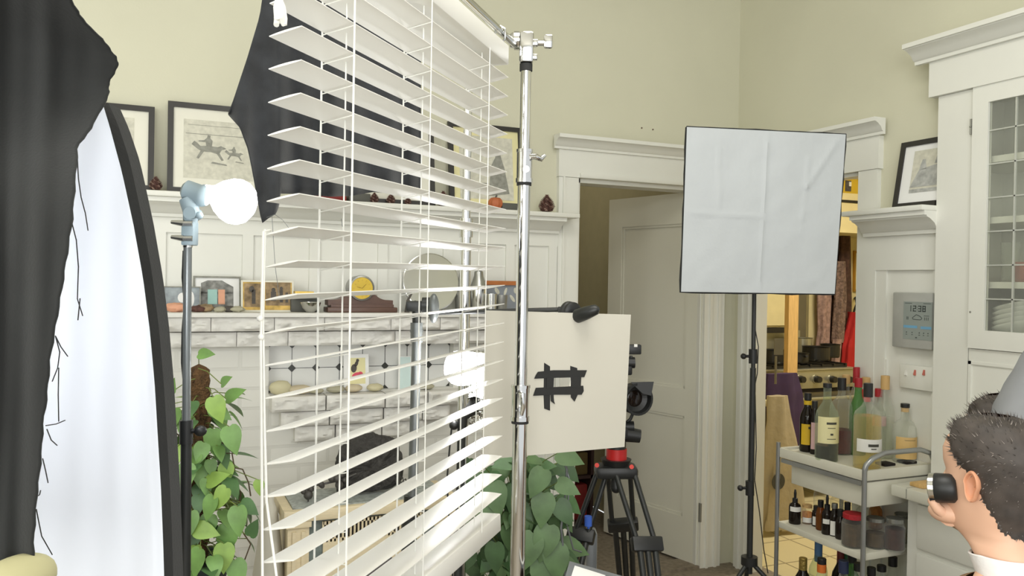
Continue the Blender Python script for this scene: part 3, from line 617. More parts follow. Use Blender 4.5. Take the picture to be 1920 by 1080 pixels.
pts = [P(505, 432, 1.085), P(494, 434, 1.075), P(489, 640, 1.075), P(491, 900, 1.075), P(493, 1180, 1.075)]
mb = MB().tube(pts, .0018, 6)
for y in (597, 632): mb.ball(P(490 if y > 600 else 488, y, 1.075), .0045, seg=8)
mb.build('pull_cord', 'cord', blind)
mb = MB()
for i in range(7):
    a = i*.9; x = 524+6*math.cos(a); p = [P(522, -10, 1.06), P(x, 14, 1.06+.006*math.sin(a)), P(x+3*math.cos(a*2), 34, 1.06+.007*math.sin(a)), P(526+8*math.cos(a+.4), 47-4*(i % 3), 1.06+.006*math.sin(a*1.7))]
    mb.tube(p, [.003, .0042, .0044, .0035], 7)
mb.build('knotted_cord_end', 'cord', blind)

# ================================================================== CHROME STAND
def zpx(px, py, d): return P(px, py, d).z
sd = 1.975; sp = plan(979.5, sd, 0); Z = lambda y: zpx(979, y, sd)
stand = thing('grip_stand', 'polished chrome stand in front of the taped board holding the blind arm', 'stand', sp)
def vcyl(mb, z0, z1, r, r2=None, seg=24, p=sp): return mb.cyl(Vector((p.x, p.y, z0)), Vector((p.x, p.y, z1)), r, r2, seg)
mb = MB(); vcyl(mb, Z(330), Z(125), .0127); mb.build('top_riser', 'chrome', stand, smooth=True)
mb = MB(); vcyl(mb, Z(785), Z(335), .0152); mb.build('middle_riser', 'chrome', stand, smooth=True)
mb = MB(); vcyl(mb, .28, Z(780), .0178); mb.build('base_column', 'chrome', stand, smooth=True)
for y0, y1, r in ((283, 338, .0185), (724, 784, .0215)):
    mb = MB(); vcyl(mb, Z(y1), Z(y0), r); vcyl(mb, Z(y1)-.006, Z(y1)+.004, r*1.1); vcyl(mb, Z(y0)-.004, Z(y0)+.003, r*1.07)
    c = Vector((sp.x, sp.y, Z((y0+y1)/2+10))); f = -fw
    mb.cyl(c+f*r*.8+RT*.004, c+f*(r+.012)+RT*.004, .008, seg=12)
    mb.build('collar', 'chrome', stand, smooth=False)
    mb = MB(); c = Vector((sp.x, sp.y, Z(y0+12)))
    if y0 < 400: mb.tube([c+RT*.012-fw*.008, c+RT*.026-fw*.012, c+RT*.04+Vector((0, 0, -.004)), c+RT*.05+Vector((0, 0, .006))], [.007, .008, .007, .004], 10)
    else: mb.tube([c-fw*.024, c-fw*.034+RT*.004, c-fw*.036+RT*.006-UP*.03, c-fw*.033+RT*.002-UP*.05], [.006, .008, .007, .004], 10)
    mb.build('lever', 'chrome', stand, smooth=True)
    mb = MB(); vcyl(mb, Z(y1)-.013, Z(y1)-.005, r*.97); mb.build('rubber_ring', 'rubber', stand)
for a in (.4, 2.5, 4.6):
    d = Vector((math.cos(a), math.sin(a), 0)); b = sp+Vector((0, 0, .30)); mb = MB().tube([b+d*.02, b+d*.09+Vector((0, 0, -.01)), b+d*.30+Vector((0, 0, -.26)), b+d*.46+Vector((0, 0, -.288))], .012, 12)
    mb.build('leg', 'chrome', stand, smooth=True)
mb = MB(); c = Vector((sp.x, sp.y, (Z(62)+Z(120))/2)); Rg = Matrix(((RT.x, fw.x, 0), (RT.y, fw.y, 0), (RT.z, 0, 1)))
mb.box(c, (.034, .034, Z(62)-Z(120)), Rg, bev=.006); 
mb.cyl(c-RT*.017+Vector((0, 0, .018)), c-RT*.03+Vector((0, 0, .018)), .022, seg=24); mb.cyl(c-RT*.030+Vector((0, 0, .018)), c-RT*.042+Vector((0, 0, .016)), .02, .014, seg=24)
mb.box(c+RT*.021+Vector((0, 0, .012)), (.014, .018, .016), Rg, bev=.003); mb.box(c+RT*.021+Vector((0, 0, -.022)), (.012, .016, .014), Rg, bev=.003)
gh = mb.build('grip_head', 'chrome', stand)
mb = MB(); k = c+RT*.028+Vector((0, 0, .012)); mb.cyl(k, k+RT*.014, .007, seg=12); mb.box(k+RT*.024+UP*.004, (.022, .012, .034), Rg, bev=.005); mb.build('wing_knob', 'chrome', gh)
vc = MB(); vcyl(vc, Z(134), Z(121), .0155); vc.build('rubber_ring', 'rubber', stand)
mb = MB(); a = plan(955, 1.955, zpx(955, 82, 1.955)); dr = -(eb); mb.tube([a+eb*.03, a+dr*1.0], .0085, 14); mb.build('arm', 'chrome', stand, smooth=True)
mb = MB()
for q in (.1, .62):
    c = a+dr*q; mb.tube([c+Vector((0, 0, .011)), c+nb*.012+Vector((0, 0, .004)), c+nb*.012+Vector((0, 0, -.02)), c-nb*.01+Vector((0, 0, -.035)), c-nb*.012+Vector((0, 0, .004)), c+Vector((0, 0, .011))], .0025, 6)
mb.build('hook', 'chrome_dull', stand)
# second chrome stand, behind the blind, holding the black cloth
d2 = 2.5; s2 = plan(872, d2, 0); Z2 = lambda y: zpx(872, y, d2)
st2 = thing('grip_stand', 'chrome stand behind the right end of the blind carrying the black cloth', 'stand', s2)
mb = MB(); vcyl(mb, Z2(420), Z2(120), .0127, p=s2); mb.build('top_riser', 'chrome', st2, smooth=True)
mb = MB(); vcyl(mb, .3, Z2(415), .0165, p=s2); mb.build('base_column', 'chrome', st2, smooth=True)
mb = MB(); vcyl(mb, Z2(445), Z2(410), .021, p=s2); mb.build('collar', 'chrome', st2)
mb = MB(); mb.box(Vector((s2.x, s2.y, Z2(118))), (.036, .036, .07), Rg, bev=.006); mb.build('grip_head', 'chrome', st2)
for a_ in (1.2, 3.3, 5.4):
    d = Vector((math.cos(a_), math.sin(a_), 0)); b = s2+Vector((0, 0, .30)); MB().tube([b+d*.02, b+d*.09, b+d*.24+Vector((0, 0, -.26)), b+d*.32+Vector((0, 0, -.288))], .011, 12).build('leg', 'chrome', st2, smooth=True)
ct = P(500, -70, 2.42)
mb = MB(); mb.tube([Vector((s2.x, s2.y, Z2(118))), P(790, -60, 2.46), P(640, -66, 2.44), ct+Vector((-.03, 0, 0))], .008, 12); mb.build('arm', 'chrome', st2, smooth=True)
# black cloth flag
tx = [428, 440, 463, 487, 492, 500, 790]; ty = [213, 180, 110, 30, -5, -62, -62]
bx = [428, 450, 465, 473, 480, 487, 492, 505, 518, 523, 526, 560, 620, 660, 700, 760, 789]; by = [215, 240, 280, 320, 360, 400, 418, 408, 401, 385, 363, 364, 369, 367, 360, 366, 372]
xs = sorted(set([428+i*(361/90) for i in range(91)]+[492, 523, 526]))
rows = []
for j in range(25):
    v = j/24; rows.append([P(x, lerp(tx, ty, x)*(1-v)+lerp(bx, by, x)*v, 2.42+.05*math.sin(x*.035)*(.3+.7*v)+.03*math.sin(x*.09+2)*v-.12*max(0, (520-x)/90)) for x in xs])
cl = MB().grid(rows).build('black_cloth', 'fadedcloth', None, ct, smooth=True, sharp=False, solid=.0015); tag(cl, 'black fabric sheet hanging behind the white blind', 'cloth')
mb = MB()
for pts in (((500, 408), (515, 402), (530, 412), (545, 432)), ((510, 405), (512, 440), (516, 500), (524, 560)), ((518, 372), (530, 368), (540, 366)), ((640, 410), (642, 425))): mb.tube([P(x, y, 2.33) for x, y in pts], .0008, 5)
mb.build('loose_threads', 'grey_metal', cl)

# ================================================================== BARE BULB LAMP, LEFT
d3 = 1.72; s3 = plan(350, d3, 0); Z3 = lambda y: zpx(350, y, d3)
lamp = thing('studio_lamp', 'lit bare bulb on a grey swivel socket atop a black stand, left', 'lamp', s3)
v3 = lambda mb, y0, y1, r, seg=18: mb.cyl(Vector((s3.x, s3.y, Z3(y0))), Vector((s3.x, s3.y, Z3(y1))), r, None, seg)
ax = lambda px, py, dd=0: P(px, py, d3+dd)
tl = ax(347, 1080)-ax(352, 460)
def pole_pt(y): return ax(352-5*(y-455)/625, y)
mb = MB().tube([pole_pt(458), pole_pt(800)], .0085, 16); mb.build('upper_pole', 'grey_metal', lamp, smooth=True)
mb = MB().tube([pole_pt(800), ax(345.5, 1330)], .011, 16); mb.build('lower_pole', 'black_metal', lamp, smooth=True)
mb = MB().tube([pole_pt(450), pole_pt(464)], .010, 16); mb.build('chrome_spigot', 'chrome', lamp, smooth=True)
mb = MB().tube([pole_pt(788), pole_pt(832)], .0135, 16); kc = pole_pt(808); mb.cyl(kc, kc+RT*.022, .005); mb.ball(kc+RT*.03, .013, (1, .6, .9), seg=10); mb.build('clamp_knob', 'blackplastic', lamp)
mb = MB(); c = ax(356, 438); mb.box(c, (.026, .03, .05), Rg, bev=.003)
mb.build('spigot_block', 'socketgrey', lamp)
mb = MB()
for y in (419, 447):
    c = ax(352, y, -.015); mb.tube([c+RT*.01, c-RT*.012], .006, 8); mb.tube([c-RT*.008, c-RT*.034+UP*.003], [.007, .004], 8)
mb.build('wing_screw', 'chrome_dull', lamp)
mb = MB(); mb.tube([ax(356, 425), ax(358, 400), ax(357, 385), ax(352, 372)], [.014, .016, .019, .018], 14); c = ax(362, 401); mb.cyl(c-fw*.02, c+fw*.02, .013, seg=16); mb.ball(ax(374, 404, -.01), .008, seg=10)
mb.build('swivel', 'socketgrey', lamp, smooth=True)
mb = MB(); bd = (ax(432, 380)-ax(362, 356)).normalized(); q = ax(349, 356); mb.tube([q-bd*.006, q+bd*.0, q+bd*.030, q+bd*.033, q+bd*.042, q+bd*.05], [.014, .021, .021, .0235, .0235, .018], 20); mb.build('socket', 'socketgrey', lamp)
bc = ax(436, 376); mb = MB(); Rb = axis_R(bd); L = (bc-ax(383, 361)).length
mb.lathe([(.014, -L), (.0155, -L*.85), (.019, -L*.7), (.034, -L*.45), (.045, -L*.15), (.0485, .006), (.046, .022), (.037, .036), (.02, .046), (0, .049)], bc, Rb, 28); bulb = mb.build('bulb', 'bulbglow', lamp, smooth=True)
mb = MB(); mb.tube([ax(344, 470), ax(342, 520), ax(346, 570), ax(342, 620), ax(341, 680), ax(346, 740), ax(343, 830), ax(341, 1000), ax(342, 1200)], .0022, 6); mb.build('power_cord', 'blackplastic', lamp)
fl = Vector((ax(345.5, 1330).x, ax(345.5, 1330).y, 0)); hubz = .42
for a_ in (.3, 2.4, 4.5):
    d = Vector((math.cos(a_), math.sin(a_), 0)); MB().tube([fl+Vector((0, 0, hubz+.15)), fl+d*.40+Vector((0, 0, .012))], .009, 10).build('leg', 'black_metal', lamp)
MB().tube([ax(345.5, 1330), fl+Vector((0, 0, .3))], .011, 12).build('centre_column', 'black_metal', lamp)
# ---- foil wrapped lamp behind the blind
d4 = 2.3; q4 = lambda px, py, dd=0: P(px, py, d4+dd)
lp2 = thing('studio_lamp', 'lit bulb wrapped in crumpled foil behind the right end of the blind', 'lamp', plan(866, d4, 0))
MB().tube([q4(866, 790), plan(866, d4, .3)], .012, 14).build('pole', 'black_metal', lp2, smooth=True)
mb = MB(); mb.tube([q4(866, 800), q4(868, 780), q4(882, 770), q4(896, 752)], [.014, .016, .018, .022], 14); mb.ball(q4(851, 797), .014, seg=10); mb.build('socket', 'blackplastic', lp2, smooth=True)
bd2 = (q4(850, 697)-q4(893, 752)).normalized()
mb = MB(); o_ = q4(893, 752); ar = axis_R(Vector((q4(850, 697)-q4(905, 700))).normalized()+fw*.25)
mb.lathe([(.014, -.10), (.016, -.085), (.03, -.06), (.047, -.02), (.05, .005), (.045, .025), (.03, .042), (0, .05)], q4(866, 690, .0), ar, 24); mb.build('bulb', 'bulbglow_b', lp2, smooth=True)
mb = MB(); rows = []
for i in range(8):
    row = []
    for k in range(18):
        a = -1.9+3.8*k/17; r = .052+.018*i/7; zz = -.14+.14*i/7; n = noise.noise(Vector((i*1.7, k*1.3, 3)))*.012
        row.append(q4(880, 700)+ar@Vector((0, 0, zz))+fw*(math.cos(a)*(r+n))+(ar@Vector((0, 0, 1))).cross(fw)*(math.sin(a)*(r+n)))
    rows.append(row)
mb.grid(rows); rows = []
for i in range(9):
    row = []
    for k in range(9):
        n = noise.noise(Vector((i*1.9, k*1.6, 9)))*.02; row.append(q4(878+k*5.5, 668+i*16, .07+n))
    rows.append(row)
mb.grid(rows); mb.build('foil_wrap', 'foil', lp2, solid=.0008)
MB().tube([q4(847, 800), q4(843, 840), q4(838, 900), q4(842, 980), q4(850, 1100)], .0025, 6).build('power_cord', 'blackplastic', lp2)
for a_ in (.9, 3.0, 5.1):
    d = Vector((math.cos(a_), math.sin(a_), 0)); b = plan(866, d4, 0); MB().tube([b+Vector((0, 0, .32)), b+d*.22+Vector((0, 0, .012))], .009, 8).build('leg', 'black_metal', lp2)

# ================================================================== LARGE LIT SOFTBOX, LEFT FOREGROUND
rx = [(193, 196), (205, 235), (228, 320), (250, 420), (268, 520), (281, 620), (290, 720), (296, 820), (302, 920), (306, 1020), (309, 1120), (311, 1230)]
def rimpt(t):
    n = len(rx)-1; i = min(int(t*n), n-1); f = t*n-i; return rx[i][0]*(1-f)+rx[i+1][0]*f, rx[i][1]*(1-f)+rx[i+1][1]*f
soft = thing('softbox', 'large lit softbox with white diffusion front and black edge, left foreground', 'softbox', plan(60, 1.15, 0))
rows = []
for j in range(41):
    x, y = rimpt(j/40); row = []
    for i in range(25):
        u = i/24; xx = x*(1-u)+(-260)*u; yy = y+(0 if j > 4 else -(1-j/4)*0)-u*40*(1-j/40); dd = 1.0+.16*u-.05*math.sin(u*math.pi)+.0015*math.sin(xx*.09+yy*.004)
        row.append(P(xx, yy, dd))
    rows.append(row)
MB().grid(rows).build('diffusion_front', 'diffuser', soft, smooth=True)
mb = MB(); ring = []
for j in range(41):
    x, y = rimpt(j/40); wd = lerp([0, .15, .5, 1], [10, 19, 17, 17], j/40); a = P(x, y, 1.0); b = P(x+wd, y-3, 1.012); ring.append([a, b, b+fw*.03, a+fw*.03])
mb.grid(ring, closed=True); mb.build('edge_binding', 'blackcloth', soft, smooth=False)
mb = MB(); rows = []
for j in range(0, 41, 4):
    x, y = rimpt(j/40); a = P(x+10, y, 1.03); e = P(60+.25*x, y*.8+120, 1.75); rows.append([a, a*.5+e*.5+RT*-.02, e])
mb.grid(rows); mb.build('shell', 'blackcloth', soft, smooth=True, solid=.002)
p = plan(40, 1.8, 0); MB().tube([p+Vector((0, 0, .02)), p+Vector((0, 0, 1.35))], .014, 12).build('stand_pole', 'black_metal', soft)
point('softbox_lamp', P(150, 560, 1.32), 15, .12, (.94, .97, 1))
# black cloth over it
cx = [(118, -60), (135, 5), (150, 28), (178, 60), (203, 86), (219, 106), (222, 118), (216, 134), (207, 154), (205, 172), (193, 203), (170, 240), (145, 278), (141, 340), (135, 410), (126, 475), (117, 540), (105, 610), (95, 675), (88, 735), (82, 795), (75, 870), (67, 940), (64, 1000), (62, 1072)]
rows = []
for j in range(97):
    t = j/96*(len(cx)-1); i = min(int(t), len(cx)-2); f = t-i; x = cx[i][0]*(1-f)+cx[i+1][0]*f; y = cx[i][1]*(1-f)+cx[i+1][1]*f; row = []
    jit = 1.5*math.sin(y*.11)+1.0*math.sin(y*.37)
    for k in range(81):
        u = k/80; xx = (x+jit*max(0, 1-u*12))*(1-u)+(-330)*u; fold = (.010*math.sin(xx*.05+.6*math.sin(y*.004))+.0045*math.sin(xx*.12+y*.003))*min(1, u*5)*lerp([0, 200, 700], [.35, .6, 1.15], y)
        row.append(P(xx, y-(60*u if j < 20 else 60*u*max(0, 1-(j-20)/40)), .80+.05*u+fold+.14*math.exp(-((y-150)/170)**2)*(1-u)))
    rows.append(row)
bcl = MB().grid(rows).build('black_cloth', 'blackcloth', None, P(0, 1072, .8), smooth=True, sharp=False, solid=.002); tag(bcl, 'black fabric draped over the lit softbox at far left', 'cloth')
mb = MB()
for pts in (((145, 300), (147, 335), (152, 370), (160, 400), (165, 432)), ((134, 415), (143, 450), (147, 500), (145, 560), (155, 592)), ((150, 560), (146, 600)), ((104, 630), (112, 660), (108, 690), (98, 715)), ((104, 630), (114, 650), (127, 668)), ((110, 690), (109, 740), (110, 790)), ((86, 798), (105, 795), (122, 788)), ((88, 805), (96, 825), (107, 835)), ((80, 860), (86, 885), (90, 905)), ((68, 955), (75, 990), (78, 1005), (98, 1040)), ((76, 920), (74, 928), (70, 930))): mb.tube([P(x, y, .80+.03*i) for i, (x, y) in enumerate(pts)], .0006, 5)
mb.build('frayed_threads', 'blackcloth', bcl)
# cream armchair corner
mb = MB(); mb.ball(P(20, 1100, .78), 1, (.030, .06, .026), Rg, seg=24); ch = mb.build('chair_back', 'creamfabric', None, P(28, 1200, .78), smooth=True); tag(ch, 'cream padded chair back at the bottom left corner under the black cloth', 'chair')

# ================================================================== GRIP STAND WITH TAPED BOARD
d5 = 2.34; q5 = lambda px, py, dd=0: P(px, py, d5+dd)
gs = thing('grip_stand', 'black stand with clamp and horizontal arm holding the taped white board', 'stand', plan(778, d5, 0))
MB().tube([q5(781, 640), plan(775, d5, .12)], .0135, 14).build('pole', 'grey_metal', gs, smooth=True)
MB().tube([q5(781, 605), q5(781, 642)], .0175, 16).tube([q5(781, 618), q5(781, 623)], .019, 16).build('collar', 'grey_metal', gs)
mb = MB(); mb.tube([q5(781, 610), q5(781, 580), q5(786, 566)], [.012, .014, .014], 12); c = q5(812, 578, -.03); mb.box(q5(778, 574), (.05, .03, .03), Rg, bev=.005)
mb.cyl(q5(792, 572, -.02), q5(806, 572, -.02), .022, seg=20); mb.build('grip_head', 'black_metal', gs)
mb = MB(); mb.ball(q5(813, 578, -.03), 1, (.016, .02, .042), Rg, seg=16); mb.build('knob', 'grey_metal', gs, smooth=True)
a1 = q5(806, 587, -.01); a2 = P(1062, 580, 2.29)
MB().tube([a1, a2], .0065, 12).build('arm', 'black_metal', gs, smooth=True)
mb = MB(); c = P(1070, 584, 2.255); ah = axis_R(Vector((P(1100, 590, 2.18)-P(1062, 582, 2.26))))
mb.lathe([(0, -.02), (.022, -.02), (.027, -.014), (.027, -.004), (.023, 0), (.027, .004), (.027, .012), (.02, .018), (0, .018)], c, ah, 22)
mb.box(P(1056, 581, 2.27), (.03, .02, .018), Rg, bev=.003); mb.build('board_clamp', 'blackplastic', gs)
mb = MB(); pa, pb = P(1082, 593, 2.2), P(1118, 580, 2.17); mb.tube([pa-(pb-pa)*.2, pa, pa*.5+pb*.5, pb, pb+(pb-pa)*.12], [.012, .019, .018, .014, .006], 14); mb.build('clamp_lever', 'black_metal', gs, smooth=True)
for a_ in (.2, 2.3, 4.4):
    d = Vector((math.cos(a_), math.sin(a_), 0)); b = plan(775, d5, 0); MB().tube([b+Vector((0, 0, .2)), b+d*.30+Vector((0, 0, .012))], .012, 10).build('leg', 'black_metal', gs)
mb = MB(); b = plan(775, d5, 0); mb.tube([b+Vector((0, 0, zpx(775, 1040, d5))), b+Vector((0, 0, zpx(775, 955, d5)))], .022, 14); mb.tube([b+Vector((0, 0, zpx(775, 960, d5))), b+Vector((0, 0, zpx(775, 930, d5)))], .017, 14); mb.build('base_collar', 'black_metal', gs)
# board
TL, TR, BLc, BR = P(912, 582, 2.08), P(1183, 590, 2.27), P(904, 862, 2.08), P(1171, 838, 2.27)
def bq(px, py):      # point of the board plane seen at a pixel
    n = (TR-TL).cross(BLc-TL).normalized(); r = ray(px, py); t = (TL-CAM).dot(n)/r.dot(n); return CAM+r*t
nbd = (TR-TL).cross(BLc-TL).normalized()
if nbd.dot(fw) < 0: nbd = -nbd
H1, H2, H3, H4 = bq(1037, 708), bq(1071, 706), bq(1070, 724), bq(1036, 726)
board = thing('foam_board', 'white foam board with a small window framed in black tape', 'board', (BLc+BR)/2)
mb = MB(); o4 = [TL, TR, BR, BLc]; i4 = [H1, H2, H3, H4]
for k in range(4): mb.prism([o4[k], o4[(k+1) % 4], i4[(k+1) % 4], i4[k]], nbd*.005)
mb.build('sheet', 'foam', board)
def tape(pts, lift): MB().prism([bq(x, y)-nbd*lift for x, y in pts], nbd*.0006).build('tape_strip', 'tape', board)
tape([(1020, 680), (1031, 687), (1031, 770), (1020, 766), (1019, 740)], .0012)
tape([(1069, 686), (1082, 690), (1083, 740), (1077, 753), (1070, 745)], .0012)
tape([(1008, 697), (1037, 694), (1100, 694), (1095, 707), (1037, 708.5), (1001, 710), (1004, 703)], .002)
tape([(1004, 727), (1037, 725.5), (1093, 723), (1094, 733), (1090, 740), (1040, 740), (999, 742)], .002)
tape([(1031, 738), (1037, 738), (1038, 752), (1040, 758), (1032, 752)], .0028); tape([(1024, 708), (1038, 706), (1037, 727), (1024, 728)], .0028); tape([(1070, 706), (1089, 706), (1088, 726), (1069, 726)], .0028)

# ================================================================== CAMERA ON TRIPOD
d6 = 2.95; q6 = lambda px, py, dd=0: P(px, py, d6+dd)
tp = thing('tripod', 'black twin tube tripod with red ringed head standing in the hall doorway', 'tripod', plan(1153, d6, 0))
Rz6 = q6(1155, 868)
mb = MB(); v6 = lambda mb, c, z0, z1, r, r2=None: mb.cyl(Vector((c.x, c.y, c.z+z0)), Vector((c.x, c.y, c.z+z1)), r, r2, 28)
v6(mb, Rz6, -.02, .015, .04, .055); mb.box(Rz6+Vector((0, 0, -.028)), (.15, .10, .045), Rg, bev=.015); mb.build('bowl', 'blackplastic', tp)
mb = MB(); v6(mb, q6(1156, 852), -.022, .022, .037); mb.build('red_ring', 'red', tp)
mb = MB(); v6(mb, q6(1156, 830), -.02, .03, .034); mb.box(q6(1150, 808), (.09, .11, .04), Rg, bev=.008); mb.build('fluid_head', 'blackplastic', tp)
mb = MB(); c = q6(1155, 888, -.03); mb.tube([c, c-UP*.045], [.014, .02], 12); mb.ball(c-UP*.05, .02, seg=12); mb.build('bowl_knob', 'blackplastic', tp)
for px, py in ((1119, 872), (1184, 875)): 
    MB().lathe([(.0, 0), (.008, 0), (.008, .004), (0, .004)], q6(px, py, -.06), axis_R(-fw), 12).build('leg_lock', 'cap_coral', tp)
def tleg(top0, top1, mid0, mid1, foot, wmid, extra):
    leg = MB().tube([top0, mid0], .0095, 12).tube([top1, mid1], .0095, 12).build('leg', 'black_metal', tp, smooth=True)
    c = (mid0+mid1)/2; dv = (foot-c).normalized(); sx = (mid1-mid0).normalized(); R = frame_R(sx, dv)
    MB().box(c, (wmid+.03, .034, .05), R, bev=.006).build('leg_bracket', 'blackplastic', leg)
    mb = MB()
    for k in (-1, 0, 1): mb.tube([c+sx*(k*wmid*.36), c+dv*.42+sx*(k*wmid*.30)], .011, 10)
    mb.build('lower_tubes', 'black_metal', leg)
    e = c+dv*.40; MB().box(e, (wmid+.02, .036, .06), R, bev=.006).tube([e, foot], .012, 10).build('lower_bracket', 'blackplastic', leg)
fz = lambda px, dd: Vector((P(px, 1340, d6+dd).x, P(px, 1340, d6+dd).y, 0))
tleg(q6(1122, 880), q6(1140, 880), q6(1078, 1000, .0), q6(1100, 1008, -.02), fz(990, -.45), .07, 0)
tleg(q6(1139, 880, .04), q6(1181, 880, .04), q6(1148, 984, .14), q6(1188, 984, .14), fz(1180, .55), .085, 0)
tleg(q6(1152, 880, -.03), q6(1187, 880, -.03), q6(1198, 1025, -.16), q6(1228, 1016, -.14), fz(1272, -.5), .08, 0)
mb = MB(); c = q6(1103, 978, -.02); mb.tube([c+UP*.02, c-UP*.015], .014, 10); mb.tube([c-UP*.01, c-UP*.05+RT*.008], [.008, .004], 8); mb.build('blue_tie', 'bluecloth', tp)
# camera rig
rig = thing('video_camera', 'black video camera with monitor and lens hood peeking out behind the board', 'camera', q6(1150, 800))
mb = MB(); mb.box(q6(1120, 730, .03), (.15, .16, .13), Rg, bev=.01); mb.box(q6(1130, 795, .02), (.14, .2, .02), Rg, bev=.004); mb.build('body', 'blackplastic', rig)
la = (-fw*.9+RT*.36).normalized(); Rl = axis_R(la); lc = q6(1176, 745, 0)
mb = MB(); mb.lathe([(.03, -.12), (.036, -.1), (.04, -.03), (.054, -.02), (.058, .03), (.05, .03), (.046, .01), (.03, .002), (0, .0)], q6(1190, 747, -.02), Rl, 28); mb.build('lens', 'blackplastic', rig, smooth=False)
MB().lathe([(0, .004), (.026, .004), (.03, .002)], q6(1190, 747, -.02), Rl, 24).build('lens_glass', 'darkglass', rig)
mb = MB(); mb.prism([q6(1183, 717, -.05), q6(1226, 716, -.05), q6(1221, 742, -.05), q6(1205, 738, -.05)], fw*.008); mb.build('hood_flag', 'blackplastic', rig)
mb = MB(); mb.box(q6(1186, 655), (.06, .03, .035), Rg, bev=.004); mb.tube([q6(1183, 667), q6(1183, 690)], .006, 8); mb.tube([q6(1176, 680), q6(1190, 680)], [.02, .02], 14); mb.box(q6(1177, 690), (.03, .03, .05), Rg, bev=.006); mb.build('monitor', 'blackplastic', rig)
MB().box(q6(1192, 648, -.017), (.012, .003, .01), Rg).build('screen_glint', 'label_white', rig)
mb = MB(); mb.tube([q6(1172, 795), q6(1182, 786), q6(1188, 772)], .006, 8); mb.tube([q6(1160, 812), q6(1200, 818)], [.03, .024], 16); mb.tube([q6(1165, 800), q6(1188, 800)], .02, 14); mb.build('handgrip', 'blackplastic', rig)
MB().ball(q6(1168, 734, -.26), 1, (.012, .02, .014), seg=10).tube([q6(1168, 734, -.24), q6(1168, 734, -.06)], .007, 8).build('focus_knob', 'blackplastic', rig)

# ================================================================== RIGHT SOFTBOX ON STAND
c00, c10, c11, c01 = P(1288, 238, 3.04), P(1586, 252, 3.15), P(1565, 551, 3.12), P(1277, 547, 3.02)
sb = thing('softbox', 'unlit square grey white softbox with black piping by the kitchen doorway', 'softbox', plan(1411, 3.45, 0))
def face(u, v): 
    p = (c00*(1-u)+c10*u)*(1-v)+(c01*(1-u)+c11*u)*v; return p
rows = []
for j in range(65):
    v = j/64; row = []
    for i in range(65):
        u = i/64; k = min(1, min(u, 1-u, v, 1-v)*14)
        h = .004*noise.noise(Vector((u*3, v*3, 5)))+.0022*noise.noise(Vector((u*9+v*4, v*7, 2)))
        h += .005*math.exp(-((u-.5)/.010)**2)+.004*math.exp(-((u-.2-.03*v)/.010)**2)*(1 if .12 < v < .5 else .2)+.004*math.exp(-((u-.78+.05*v)/.010)**2)*(1 if .15 < v < .55 else .2)
        h += .004*math.exp(-((v-.52-.03*u)/.012)**2)*(1 if u < .5 else 0)+.006*math.exp(-((u-(.9-.6*(v-.12)))/.02)**2)*(1 if v < .35 else 0)
        row.append(face(u, v)-fw*(h*k+.012*k*0+.004*math.sin(u*math.pi)*math.sin(v*math.pi)))
    rows.append(row)
MB().grid(rows).build('front_panel', 'softwhite', sb, smooth=True)
mb = MB(); e = []
for a, b in ((c00, c10), (c10, c11), (c11, c01), (c01, c00)):
    for k in range(14): u = k/14; p = a*(1-u)+b*u; e.append(p+(UP*noise.noise(Vector((k*.9, a.x*5, 1)))+RT*noise.noise(Vector((k*.8, a.z*5, 4))))*.004+fw*.006)
mb.tube(e+[e[0]], .0055, 8); mb.build('piping', 'blackcloth', sb)
bk = P(1418, 420, 3.42); mb = MB(); lo = [c00, c10, c11, c01]; li = [bk+(UP*s1*.07+RT*s2*.07) for s1, s2 in ((1, -1), (1, 1), (-1, 1), (-1, -1))]
for k in range(4): mb.add([lo[k]+fw*.01, lo[(k+1) % 4]+fw*.01, li[(k+1) % 4], li[k]], [(0, 1, 2, 3)])
mb.add(li, [(0, 1, 2, 3)]); mb.build('shell', 'blackcloth', sb, solid=.003)
MB().cyl(bk, bk+fw*.06, .04, seg=18).build('lamp_head', 'blackplastic', sb)
zq = lambda px, py: P(px, py, 3.45)
mb = MB().tube([zq(1416, 420), zq(1412, 700)], .009, 12); mb.build('upper_pole', 'black_metal', sb)
mb = MB().tube([zq(1412, 690), zq(1405, 1075)], .0125, 12); mb.build('lower_pole', 'black_metal', sb)
for y in (668, 915):
    x = 1412 if y < 800 else 1406; c = zq(x, y); mb = MB().tube([c+UP*.03, c-UP*.03], .018, 12); mb.cyl(c, c-RT*.035, .006); mb.ball(c-RT*.04, .013, seg=8); mb.build('clamp_knob', 'blackplastic', sb)
hub = zq(1405, 1050); mb = MB().tube([hub+UP*.015, hub-UP*.02], .034, 14); hubo = mb.build('leg_hub', 'blackplastic', sb)
hb = Vector((hub.x, hub.y, 0))
for dr_ in (RT*.8-fw*.45, -RT*.75-fw*.5, fw*.4+RT*.02):
    d = Vector((dr_.x, dr_.y, 0)).normalized(); MB().tube([hub, hb+d*(.40 if d.dot(fw) < 0 else .2)+Vector((0, 0, .012))], .0095, 10).build('leg', 'black_metal', sb)
MB().tube([zq(1408, 760), zq(1420, 700), zq(1422, 650), zq(1413, 600)], .0022, 6).tube([zq(1416, 740), zq(1418, 840), zq(1415, 900), zq(1424, 960), zq(1432, 1030), zq(1440, 1075)], .0022, 6).build('power_cord', 'blackplastic', sb)

